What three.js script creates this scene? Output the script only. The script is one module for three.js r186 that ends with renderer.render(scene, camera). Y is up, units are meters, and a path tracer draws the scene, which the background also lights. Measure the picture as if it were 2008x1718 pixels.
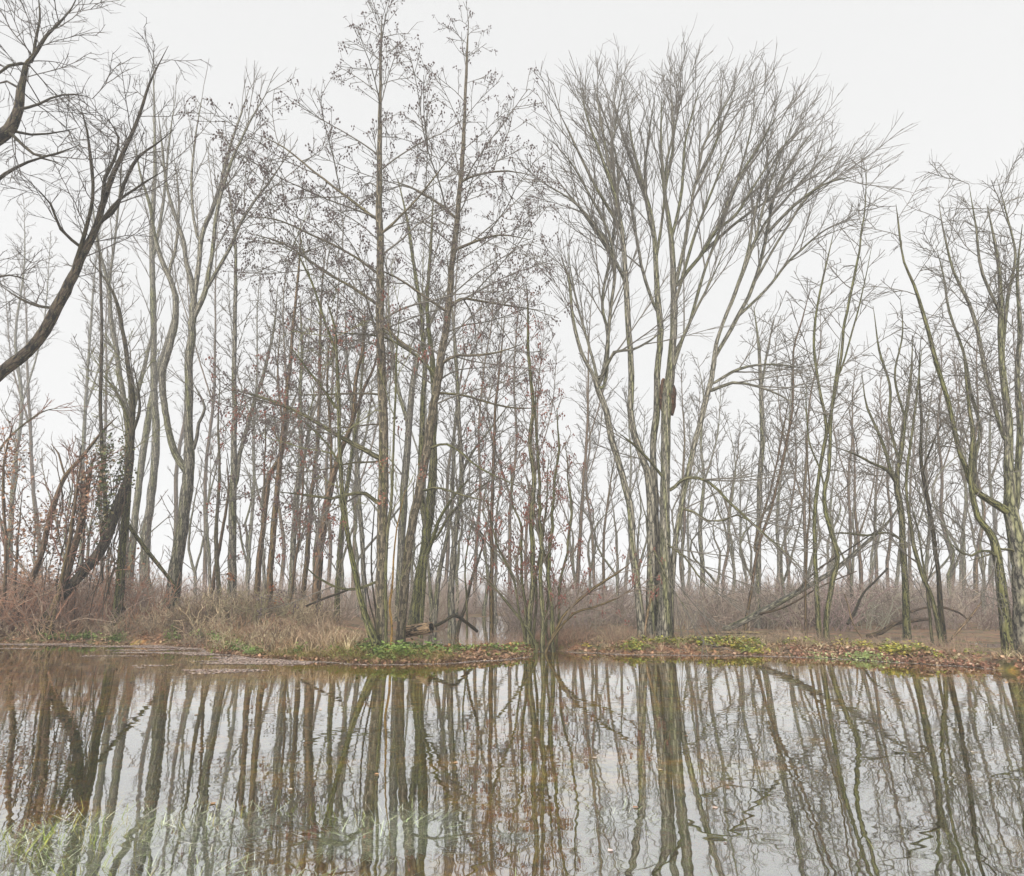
import * as THREE from 'three';
import { mergeGeometries } from 'three/addons/utils/BufferGeometryUtils.js';

// ---------------------------------------------------------------- camera, sky, sun, exposure
const W0 = 2008, H0 = 1718, FPX = 1300, EYE = 1.5, HORIZON = 1165;
const PITCH = Math.atan((HORIZON - H0 / 2) / FPX), CP = Math.cos(PITCH), SP = Math.sin(PITCH);
const scene = new THREE.Scene();
const camera = new THREE.PerspectiveCamera(2 * Math.atan(H0 / 2 / FPX) * 180 / Math.PI, W0 / H0, 0.1, 600);
camera.position.set(0, EYE, 0);
camera.rotation.set(PITCH, 0, 0);
const renderer = new THREE.WebGLRenderer({ antialias: true });
renderer.toneMapping = THREE.LinearToneMapping;
renderer.toneMappingExposure = 3.65;
renderer.shadowMap.enabled = true;

// an even white overcast, a little brighter low down where one looks through more lit mist
{
  const w = 64, h = 64, d = new Float32Array(w * h * 4);
  for (let y = 0; y < h; y++) {
    const el = Math.max(0, ((y + 0.5) / h - 0.5) * Math.PI), k = 0.233 + 0.075 * Math.exp(-el / 0.34);
    for (let x = 0; x < w; x++) d.set([k * 0.995, k * 0.998, k * 1.0, 1], (y * w + x) * 4);
  }
  const t = new THREE.DataTexture(d, w, h, THREE.RGBAFormat, THREE.FloatType);
  t.mapping = THREE.EquirectangularReflectionMapping; t.magFilter = THREE.LinearFilter; t.needsUpdate = true;
  scene.background = t; scene.environment = t;
}
const sun = new THREE.DirectionalLight(new THREE.Color(1, 0.975, 0.94), 1.45);
sun.name = 'sun';
sun.position.set(-14, 34, 22); sun.target.position.set(0, 0, -20);
sun.castShadow = true; sun.shadow.radius = 110; sun.shadow.mapSize.set(2048, 2048);
Object.assign(sun.shadow.camera, { left: -50, right: 50, top: 50, bottom: -50, near: 1, far: 160 });
scene.add(sun, sun.target);
scene.fog = new THREE.FogExp2(new THREE.Color(0.95, 0.955, 0.96), 0.0031);

// ---------------------------------------------------------------- helpers
const V = (x, y, z) => new THREE.Vector3(x, y, z);
const rgb = (r, g, b) => new THREE.Color().setRGB(r, g, b);
const clamp = (x, a = 0, b = 1) => Math.min(b, Math.max(a, x));
const sstep = (a, b, x) => { const t = clamp((x - a) / (b - a)); return t * t * (3 - 2 * t); };
const lerp = (a, b, t) => a + (b - a) * t;
function rng(seed) {
  let s = seed >>> 0;
  const f = () => { s = (s + 0x6d2b79f5) | 0; let t = Math.imul(s ^ (s >>> 15), 1 | s); t = (t + Math.imul(t ^ (t >>> 7), 61 | t)) ^ t; return ((t ^ (t >>> 14)) >>> 0) / 4294967296; };
  f.r = (a, b) => a + (b - a) * f();
  f.g = () => (f() + f() + f() - 1.5) * 1.15;
  f.pick = (a) => a[Math.floor(f() * a.length) % a.length];
  return f;
}
const hash = (x, y, z = 0) => { let h = Math.imul(x, 374761393) + Math.imul(y, 668265263) + Math.imul(z, 1274126177); h = Math.imul(h ^ (h >>> 13), 1274126177); return ((h ^ (h >>> 16)) >>> 0) / 4294967296; };
function vnoise(x, y, z = 0, per = 0) {
  const ix = Math.floor(x), iy = Math.floor(y), iz = Math.floor(z), fx = x - ix, fy = y - iy, fz = z - iz;
  const u = fx * fx * (3 - 2 * fx), v = fy * fy * (3 - 2 * fy), w = fz * fz * (3 - 2 * fz), m = (a) => (per ? ((a % per) + per) % per : a);
  const c = (dx, dy, dz) => hash(m(ix + dx), m(iy + dy), iz + dz);
  const a = lerp(lerp(c(0, 0, 0), c(1, 0, 0), u), lerp(c(0, 1, 0), c(1, 1, 0), u), v);
  if (w === 0) return a;
  return lerp(a, lerp(lerp(c(0, 0, 1), c(1, 0, 1), u), lerp(c(0, 1, 1), c(1, 1, 1), u), v), w);
}
const fbm = (x, y, o = 4, per = 0, z = 0) => { let s = 0, a = 0.5, t = 0; for (let i = 0; i < o; i++) { s += a * vnoise(x, y, z + i * 7.31, per); t += a; x *= 2; y *= 2; if (per) per *= 2; a *= 0.5; } return s / t; };

// a direction read off the photograph, followed out to the distance the thing stands at
function P(px, py, D) {
  const a = (px - W0 / 2) / FPX, v = (H0 / 2 - py) / FPX, k = D / (CP - v * SP);
  return V(a * k, EYE + (v * CP + SP) * k, -D);
}
const slope = (py) => { const v = (H0 / 2 - py) / FPX; return (v * CP + SP) / (CP - v * SP); };
const Dof = (py) => -EYE / slope(py);
const GX = (px, D) => (px - W0 / 2) / FPX * D / 1.043;
const scaleAt = (py, D) => D / ((CP - (H0 / 2 - py) / FPX * SP) * FPX);

const used = {};
const numbered = (n) => { const k = used[n] = (used[n] ?? -1) + 1; return k ? `${n}_${String(k).padStart(3, '0')}` : n; };
function tag(o, label, category, group, kind) {
  if (label) o.userData.label = label; if (category) o.userData.category = category;
  if (group) o.userData.group = group; if (kind) o.userData.kind = kind;
  return o;
}
function shade(o) { o.castShadow = true; o.receiveShadow = true; return o; }
function top(o, name, label, category, group, kind) { o.name = numbered(name); tag(o, label, category, group, kind); scene.add(o); return o; }

// ---------------------------------------------------------------- textures and materials
function tex(size, fn, srgb) {
  const d = new Uint8Array(size * size * 4);
  for (let y = 0; y < size; y++) for (let x = 0; x < size; x++) {
    const c = fn(x / size, y / size);
    for (let k = 0; k < 3; k++) d[(y * size + x) * 4 + k] = clamp(c[k] ?? c[0], 0, 1) * 255;
    d[(y * size + x) * 4 + 3] = 255;
  }
  const t = new THREE.DataTexture(d, size, size); t.wrapS = t.wrapT = THREE.RepeatWrapping; t.magFilter = THREE.LinearFilter;
  if (srgb) t.colorSpace = THREE.SRGBColorSpace; t.needsUpdate = true; return t;
}
// bark: u round the stem, v along it
const furrow = (u, v, s) => { const n = fbm(u * 10 + 0.6 * Math.sin(v * 6.283), v * 3, 3, 0, s); return Math.abs(fbm(u * 14, v * 4, 4, 2, s) - 0.5) * 2 * 0.7 + 0.3 * n; };
const pn = (u, v, fu, fv, o, s) => { let sum = 0, a = 0.5, t = 0; for (let i = 0; i < o; i++) { const U = u * fu, Vv = v * fv, ix = Math.floor(U), iy = Math.floor(Vv), x = U - ix, y = Vv - iy, p = x * x * (3 - 2 * x), q = y * y * (3 - 2 * y), h = (i1, j1) => hash(((ix + i1) % fu + fu) % fu, ((iy + j1) % fv + fv) % fv, s + i * 13); sum += a * lerp(lerp(h(0, 0), h(1, 0), p), lerp(h(0, 1), h(1, 1), p), q); t += a; a *= 0.55; fu *= 2; fv *= 2; } return sum / t; };
function barkTex(base, fleck, fleckAmount, dark, s) {
  return tex(256, (u, v) => {
    const ridge = Math.abs(pn(u, v, 16, 4, 4, s) - 0.5) * 2, blot = pn(u, v, 5, 3, 4, s + 50), spot = pn(u, v, 34, 22, 2, s + 90);
    const k = 0.62 + 0.8 * ridge + 0.30 * (blot - 0.5), f = sstep(1 - fleckAmount, 1.08 - fleckAmount, spot * 0.85 + blot * 0.2);
    const dk = sstep(0.2, 0.03, ridge) * Math.min(1, dark * 1.35);
    return base.map((b, i) => lerp(b * k * (1 - dk), fleck[i], f * 0.85));
  }, true);
}
const barkBump = tex(256, (u, v) => { const r = Math.abs(pn(u, v, 9, 3, 4, 3) - 0.5) * 2; return [0.7 * Math.min(1, r * 2) + 0.3 * pn(u, v, 24, 12, 3, 8)]; });
const barkMat = (name, map, lum = 0.84, bump = 0.012) => { const m = new THREE.MeshStandardMaterial({ map, bumpMap: barkBump, bumpScale: bump, roughness: 0.95, vertexColors: true, color: rgb(lum, lum * 0.98, lum * 0.94) }); m.name = name; return m; };
const M = {
  alder: barkMat('alder bark', barkTex([0.545, 0.50, 0.425], [0.65, 0.61, 0.52], 0.30, 0.22, 11)),
  grey: barkMat('grey bark', barkTex([0.575, 0.555, 0.50], [0.66, 0.64, 0.58], 0.26, 0.36, 23), 0.95),
  moss: barkMat('mossy bark', barkTex([0.48, 0.46, 0.34], [0.57, 0.57, 0.44], 0.36, 0.6, 37)),
  brown: barkMat('brown bark', barkTex([0.47, 0.39, 0.31], [0.53, 0.48, 0.39], 0.2, 0.5, 41)),
  dark: barkMat('dark damp bark', barkTex([0.36, 0.31, 0.26], [0.44, 0.44, 0.32], 0.34, 0.7, 59)),
  wood: barkMat('bare wood', barkTex([0.64, 0.54, 0.42], [0.70, 0.62, 0.52], 0.34, 0.6, 67)),
  yellow: barkMat('yellow stem', barkTex([0.66, 0.52, 0.28], [0.74, 0.64, 0.40], 0.3, 0.4, 71)),
};
const plain = (name, c, rough = 0.9, extra = {}) => { const m = new THREE.MeshStandardMaterial({ color: c, roughness: rough, ...extra }); m.name = name; return m; };
const TW = {
  grey: plain('grey twigs', rgb(0.135, 0.12, 0.098)),
  brown: plain('brown twigs', rgb(0.15, 0.115, 0.085)),
  red: plain('reddish twigs', rgb(0.17, 0.085, 0.06)),
  moss: plain('greenish twigs', rgb(0.17, 0.165, 0.075)),
  dark: plain('dark twigs', rgb(0.085, 0.072, 0.06)),
};
const leafMat = (name, c) => { const m = new THREE.MeshPhysicalMaterial({ color: c, roughness: 0.8, transmission: 0.3, thickness: 0 }); m.name = name; return m; };
const LEAF = new THREE.MeshStandardMaterial({ color: 0xffffff, roughness: 0.78 }); LEAF.name = 'leaf';

// ---------------------------------------------------------------- tube builder
class Tubes {
  constructor(o = V(0, 0, 0)) { this.o = o; this.p = []; this.n = []; this.uv = []; this.c = []; this.i = []; }
  get empty() { return !this.i.length; }
  add(pts, rad, sides, opt = {}) {
    const n = pts.length, base = this.p.length / 3, t = V(), u = V(), w = V(), prev = V(), d = V();
    let len = 0; const rm = rad[Math.floor(n / 2)], rep = Math.max(1, Math.round(2 * Math.PI * rm / 0.55)), sd = opt.seed ?? 0;
    for (let k = 0; k < n; k++) {
      t.copy(pts[Math.min(n - 1, k + 1)]).sub(pts[Math.max(0, k - 1)]).normalize();
      if (k === 0) { u.set(Math.abs(t.y) < 0.9 ? 0 : 1, Math.abs(t.y) < 0.9 ? 1 : 0, 0).cross(t).normalize(); }
      else { u.copy(prev).addScaledVector(t, -prev.dot(t)).normalize(); len += d.copy(pts[k]).sub(pts[k - 1]).length(); }
      prev.copy(u); w.copy(t).cross(u);
      for (let s = 0; s <= sides; s++) {
        const a = s === sides ? 0 : s / sides * Math.PI * 2, c = Math.cos(a), q = Math.sin(a);
        let r = rad[k];
        if (opt.rough) r *= 1 + opt.rough * ((vnoise(c * 1.6 + sd, q * 1.6, len * 1.3) - 0.5) * 1.3 + (vnoise(c * 3.5 + sd, q * 3.5, len * 4) - 0.5) * 0.7) + (opt.flute ? opt.flute * Math.exp(-len / 0.5) * (Math.abs(Math.sin(a * 2.5 + sd)) - 0.35) : 0);
        const nx = u.x * c + w.x * q, ny = u.y * c + w.y * q, nz = u.z * c + w.z * q;
        this.p.push(pts[k].x + nx * r - this.o.x, pts[k].y + ny * r - this.o.y, pts[k].z + nz * r - this.o.z);
        this.n.push(nx, ny, nz); this.uv.push(s / sides * rep, len / 0.9 + sd * 0.37);
        const col = opt.tint ? opt.tint(pts[k], a, len, nx, nz) : null; this.c.push(...(col ?? [1, 1, 1]));
      }
    }
    const row = sides + 1;
    for (let k = 0; k < n - 1; k++) for (let s = 0; s < sides; s++) { const a = base + k * row + s, b = a + 1, c = a + row, e = c + 1; this.i.push(a, b, c, b, e, c); }
    if (opt.cap !== false && sides > 3) for (const end of [0, n - 1]) {
      const cc = this.p.length / 3; this.p.push(pts[end].x - this.o.x, pts[end].y - this.o.y, pts[end].z - this.o.z);
      t.copy(pts[end]).sub(pts[end ? n - 2 : 1]).normalize(); this.n.push(t.x, t.y, t.z); this.uv.push(0.5, 0.5); this.c.push(1, 1, 1);
      for (let s = 0; s < sides; s++) { const a = base + end * row + s; end ? this.i.push(a, a + 1, cc) : this.i.push(a + 1, a, cc); }
    }
  }
  geo(colors = true) {
    const g = new THREE.BufferGeometry();
    g.setAttribute('position', new THREE.Float32BufferAttribute(this.p, 3)); g.setAttribute('normal', new THREE.Float32BufferAttribute(this.n, 3));
    if (colors) { g.setAttribute('uv', new THREE.Float32BufferAttribute(this.uv, 2)); g.setAttribute('color', new THREE.Float32BufferAttribute(this.c, 3)); }
    g.setIndex(this.i); return g;
  }
  mesh(name, mat, parent, kind) {
    if (this.empty) return null;
    const m = shade(new THREE.Mesh(this.geo(mat.vertexColors), mat)); m.name = name; if (kind) m.userData.kind = kind;
    parent?.add(m); return m;
  }
}
// moss and algae in patches with edges of their own
const mossTint = (amount, seed, green = [0.80, 0.86, 0.58]) => (p, a, len) => {
  const n = vnoise(Math.cos(a) * 1.2 + seed, Math.sin(a) * 1.2 + len * 0.7, seed) * 0.6 + vnoise(Math.cos(a) * 3 + seed, Math.sin(a) * 3 + len * 2.3, seed + 9) * 0.4;
  const k = sstep(0.62 - amount * 0.5, 0.74 - amount * 0.5, n), b = 0.88 + 0.24 * vnoise(a * 2 + seed, len * 3, seed + 4);
  return [b * lerp(1, green[0], k), b * lerp(1, green[1], k), b * lerp(1, green[2], k)];
};

// ---------------------------------------------------------------- ground
const SHORE = [[-700, 1250], [-300, 1256], [0, 1262], [200, 1262], [300, 1265], [380, 1270], [450, 1283], [520, 1291], [620, 1296], [740, 1302], [860, 1300], [960, 1294], [1030, 1288], [1052, 1277], [1090, 1274], [1130, 1279], [1250, 1283], [1400, 1284], [1520, 1286], [1640, 1291], [1750, 1298], [1850, 1304], [1950, 1312], [2010, 1322], [2300, 1350], [2900, 1390]]
  .map(([x, y]) => { const D = Dof(y); return [GX(x, D), -D]; });
function shoreZ(x) {
  if (x <= SHORE[0][0]) return SHORE[0][1];
  for (let k = 1; k < SHORE.length; k++) if (x < SHORE[k][0]) { const [a, b] = [SHORE[k - 1], SHORE[k]]; return lerp(a[1], b[1], sstep(0, 1, (x - a[0]) / (b[0] - a[0]))); }
  return SHORE[SHORE.length - 1][1];
}
function ground(x, z) {
  const zs = shoreZ(x) + (fbm(x * 1.3, z * 0.6, 3, 0, 5) - 0.5) * 0.9, d = zs - z, n = fbm(x * 0.7, z * 0.7, 4) - 0.5, nf = fbm(x * 3.1, z * 3.1, 3, 0, 3) - 0.5;
  if (d < 0) {
    let b = -0.03 - 0.34 * sstep(0, 3.5, -d) - 0.06 * n + nf * 0.05;
    const near = sstep(-7.2, -4.4, z) * sstep(0.5, -1.4, x); b = lerp(b, -0.10 + nf * 0.1, near * 0.8);
    return b;
  }
  const left = sstep(-3.4, -5.5, x), gap = sstep(-3.3, -2.2, x) * sstep(1.6, 0.3, x), right = sstep(0.8, 2.2, x);
  const strip = lerp(lerp(2.6, 1.5, gap), 3.4, right);
  const bank = (0.17 + 0.09 * n) * sstep(0, 0.7, d) + nf * 0.05 * sstep(0, 0.3, d);
  const behind = lerp(0.035 + 0.16 * n, -0.16 + 0.10 * n, gap * (1 - sstep(24, 32, d))) + nf * 0.03;
  const leftLand = bank + 0.20 * sstep(1, 6, d) + 0.55 * Math.exp(-(((x + 9.6) / 2.6) ** 2) - ((z + 23.3) / 2.0) ** 2) + 0.2 * n;
  return lerp(lerp(bank, behind, sstep(strip, strip + 1.2, d)), leftLand, left * (1 - 0.75 * sstep(9, 20, d)));
}
function graded(lo, hi, a, b, fine, coarse) { const out = []; for (let t = lo; t < hi;) { out.push(t); t += t > a && t < b ? fine : Math.min(coarse, fine + 0.12 * Math.min(Math.abs(t - a), Math.abs(t - b)) + 0.05); } out.push(hi); return out; }
const groundTex = tex(512, (u, v) => {
  const a = pn(u, v, 7, 7, 5, 1), b = pn(u, v, 40, 40, 3, 7), c = pn(u, v, 90, 60, 2, 17), k = 0.55 + 0.6 * a + 0.5 * (b - 0.5) + 0.45 * (c - 0.5), g = sstep(0.5, 0.68, pn(u, v, 5, 5, 4, 33)), r = sstep(0.52, 0.62, pn(u, v, 16, 16, 3, 44));
  return [lerp(0.50, 0.43, g) * k + r * 0.06, lerp(0.41, 0.41, g) * k, lerp(0.32, 0.24, g) * k - r * 0.02];
}, true);
{
  const xs = graded(-64, 64, -22, 20, 0.28, 4), zs = graded(-86, 8, -30, 2, 0.28, 4), p = [], uv = [], idx = [], col = [];
  for (const z of zs) for (const x of xs) { const y = ground(x, z), k = sstep(-0.03, -0.09, y + (fbm(x * 2, z * 2, 2, 0, 8) - 0.5) * 0.05); p.push(x, y, z); uv.push(x / 3.1, z / 3.1); col.push(lerp(1, 1.85, k), lerp(1, 1.9, k), lerp(1, 0.08, k)); }   // silt and algae under water
  const n = xs.length;
  for (let j = 0; j < zs.length - 1; j++) for (let i = 0; i < n - 1; i++) { const a = j * n + i; idx.push(a, a + n, a + 1, a + 1, a + n, a + n + 1); }
  const g = new THREE.BufferGeometry(); g.setAttribute('position', new THREE.Float32BufferAttribute(p, 3)); g.setAttribute('uv', new THREE.Float32BufferAttribute(uv, 2)); g.setAttribute('color', new THREE.Float32BufferAttribute(col, 3)); g.setIndex(idx); g.computeVertexNormals();
  const m = new THREE.MeshStandardMaterial({ map: groundTex, bumpMap: groundTex, bumpScale: 0.02, roughness: 0.95, vertexColors: true }); m.name = 'muddy leaf strewn ground';
  top(shade(new THREE.Mesh(g, m)), 'ground', 'low muddy bank and flooded woodland floor with fallen leaves', 'ground', null, 'structure');
}
// ---------------------------------------------------------------- water
{
  const S = 1024, h = new Float32Array(S * S), r = rng(5), waves = [];
  for (let k = 0; k < 60; k++) { const f = 5 + 42 * r() ** 1.3, a = r.g() * 1.0 + Math.PI / 2; waves.push([Math.round(Math.cos(a) * f), Math.round(Math.sin(a) * f) || 1, r() * 6.283, 1 / (4 + f)]); }
  for (let y = 0; y < S; y++) for (let x = 0; x < S; x++) {
    const u = x / S, v = y / S; let s = 0; for (const [a, b, ph, am] of waves) s += am * Math.sin(6.2832 * (a * u + b * v) + ph);
    h[y * S + x] = 0.5 + 0.16 * s * (0.3 + 1.0 * pn(u, v, 4, 4, 3, 77));
  }
  const wv = new THREE.DataTexture(h, S, S, THREE.RedFormat, THREE.FloatType); wv.wrapS = wv.wrapT = THREE.RepeatWrapping; wv.magFilter = THREE.LinearFilter; wv.needsUpdate = true;
  const m = new THREE.MeshPhysicalMaterial({ color: rgb(0.98, 0.985, 1.0), metalness: 0.50, roughness: 0.015, transmission: 1, thickness: 0.3, ior: 1.33, bumpMap: wv, bumpScale: 0.0030 });
  m.name = 'still flood water';
  const g = new THREE.PlaneGeometry(128, 94).rotateX(-Math.PI / 2).translate(0, 0, -39), uv = g.attributes.uv, pos = g.attributes.position;
  for (let k = 0; k < uv.count; k++) uv.setXY(k, pos.getX(k) / 5.3, pos.getZ(k) / 5.3);
  const o = shade(new THREE.Mesh(g, m)); o.castShadow = false;
  top(o, 'water', 'still pond water mirroring the bare trees', 'water', null, 'structure');
}

// ---------------------------------------------------------------- trees
function resample(pts, rad, step) {
  const c = new THREE.CatmullRomCurve3(pts, false, 'centripetal'), L = c.getLength(), n = Math.max(3, Math.ceil(L / step)), P2 = [], R2 = [];
  for (let k = 0; k <= n; k++) { const t = k / n, f = t * (pts.length - 1), i = Math.min(pts.length - 2, Math.floor(f)); P2.push(c.getPoint(t)); R2.push(lerp(rad[i], rad[i + 1], f - i)); }
  return { pts: P2, rad: R2, len: L };
}
const sidesOf = (r) => (r > 0.14 ? 12 : r > 0.06 ? 8 : r > 0.025 ? 5 : r > 0.012 ? 4 : 3);
const YUP = V(0, 1, 0);
function sidewards(dir, angle, az) {
  const a = V().crossVectors(dir, Math.abs(dir.y) < 0.95 ? YUP : V(1, 0, 0)).normalize(), b = V().crossVectors(dir, a);
  return dir.clone().multiplyScalar(Math.cos(angle)).addScaledVector(a, Math.sin(angle) * Math.cos(az)).addScaledVector(b, Math.sin(angle) * Math.sin(az)).normalize();
}
function polyline(R, start, dir, len, r0, r1, seg, wig, trop, flat) {
  const n = Math.max(2, Math.ceil(len / seg)), pts = [start.clone()], rad = [r0], d = dir.clone(), p = start.clone();
  for (let k = 1; k <= n; k++) {
    d.x += R.g() * wig; d.y += R.g() * wig + trop * len / n; d.z += R.g() * wig;
    if (flat !== undefined) d.y += (flat - d.y) * Math.min(1, 0.55 * len / n);
    d.normalize(); p.addScaledVector(d, len / n); pts.push(p.clone()); rad.push(lerp(r0, r1, Math.pow(k / n, 0.8)));
  }
  return { pts, rad, len };
}
const STY = {
  alder: { d1: 3.1, from: 0.2, l1: (t) => lerp(6.0, 0.8, t), el: [0.35, 0.85], flat: 0.12, d2: 4.2, a2: 0.75, l2: 0.95, d3: 5.6, l3: 0.28, wig: 0.10, trop2: 0.10, tip: 0.0035, cones: 0.5 },
  fan: { d1: 2.5, from: 0.3, l1: (t) => lerp(4.4, 1.1, t), a1: 0.38, trop: 0.09, d2: 2.8, a2: 0.42, l2: 1.3, d3: 1.4, l3: 0.45, wig: 0.05, trop2: 0.12, tip: 0.0035 },
  pole: { d1: 2.5, from: 0.30, l1: (t) => lerp(2.8, 1.2, t), a1: 0.75, trop: 0.18, d2: 3.0, a2: 0.6, l2: 0.8, d3: 2.6, l3: 0.32, wig: 0.13, trop2: 0.12, tip: 0.004 },
  oak: { d1: 1.4, from: 0.12, l1: (t) => lerp(2.6, 1.2, t), a1: 0.9, trop: 0.04, d2: 3.2, a2: 0.7, l2: 0.95, d3: 4.6, l3: 0.32, wig: 0.17, trop2: 0.05, tip: 0.0035 },
  shrub: { d1: 2.1, from: 0.18, l1: (t) => lerp(1.9, 0.8, t), a1: 0.55, trop: 0.12, d2: 3.0, a2: 0.6, l2: 0.7, d3: 3.6, l3: 0.25, wig: 0.12, trop2: 0.1, tip: 0.0035 },
};
const coneGeo = (() => {
  const gs = [[0, 0, 0, 1], [0.035, -0.018, 0.01, 0.9], [-0.02, -0.035, 0.02, 0.8]].map(([x, y, z, s]) => new THREE.OctahedronGeometry(0.0145 * s).scale(1, 1.5, 1).translate(x, y, z));
  gs.push(new THREE.CylinderGeometry(0.004, 0.005, 0.06, 3).translate(0.012, -0.055, -0.015)); for (const g of gs) g.deleteAttribute('uv');
  return mergeGeometries(gs.map((g) => (g.index ? g.toNonIndexed() : g)));
})();
const CONE = { grey: plain('alder cones', rgb(0.10, 0.075, 0.07)), red: plain('reddish alder catkins', rgb(0.17, 0.07, 0.052)) };
const leafGeo = (() => { const g = new THREE.BufferGeometry(); g.setAttribute('position', new THREE.Float32BufferAttribute([0, 0, 0, 0.5, 0.08, 0.45, 0, 0.0, 1, -0.5, 0.1, 0.45, 0, -0.06, 0.5], 3)); g.setIndex([0, 1, 4, 1, 2, 4, 2, 3, 4, 3, 0, 4]); g.computeVertexNormals(); return g; })();
function instances(geo, mat, list, name, parent, kind) {   // list of {p, q, s, c}
  if (!list.length) return null;
  const m = shade(new THREE.InstancedMesh(geo, mat, list.length)), X = new THREE.Matrix4(), s = V();
  list.forEach((e, k) => { m.setMatrixAt(k, X.compose(e.p, e.q, typeof e.s === 'number' ? s.setScalar(e.s) : e.s)); if (e.c) m.setColorAt(k, e.c); });
  m.name = name; if (kind) m.userData.kind = kind; parent?.add(m); return m;
}
const qOf = (R, tilt = 3) => new THREE.Quaternion().setFromEuler(new THREE.Euler(R.g() * tilt, R() * 6.283, R.g() * tilt, 'YXZ'));
let treeSeed = 100;
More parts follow.
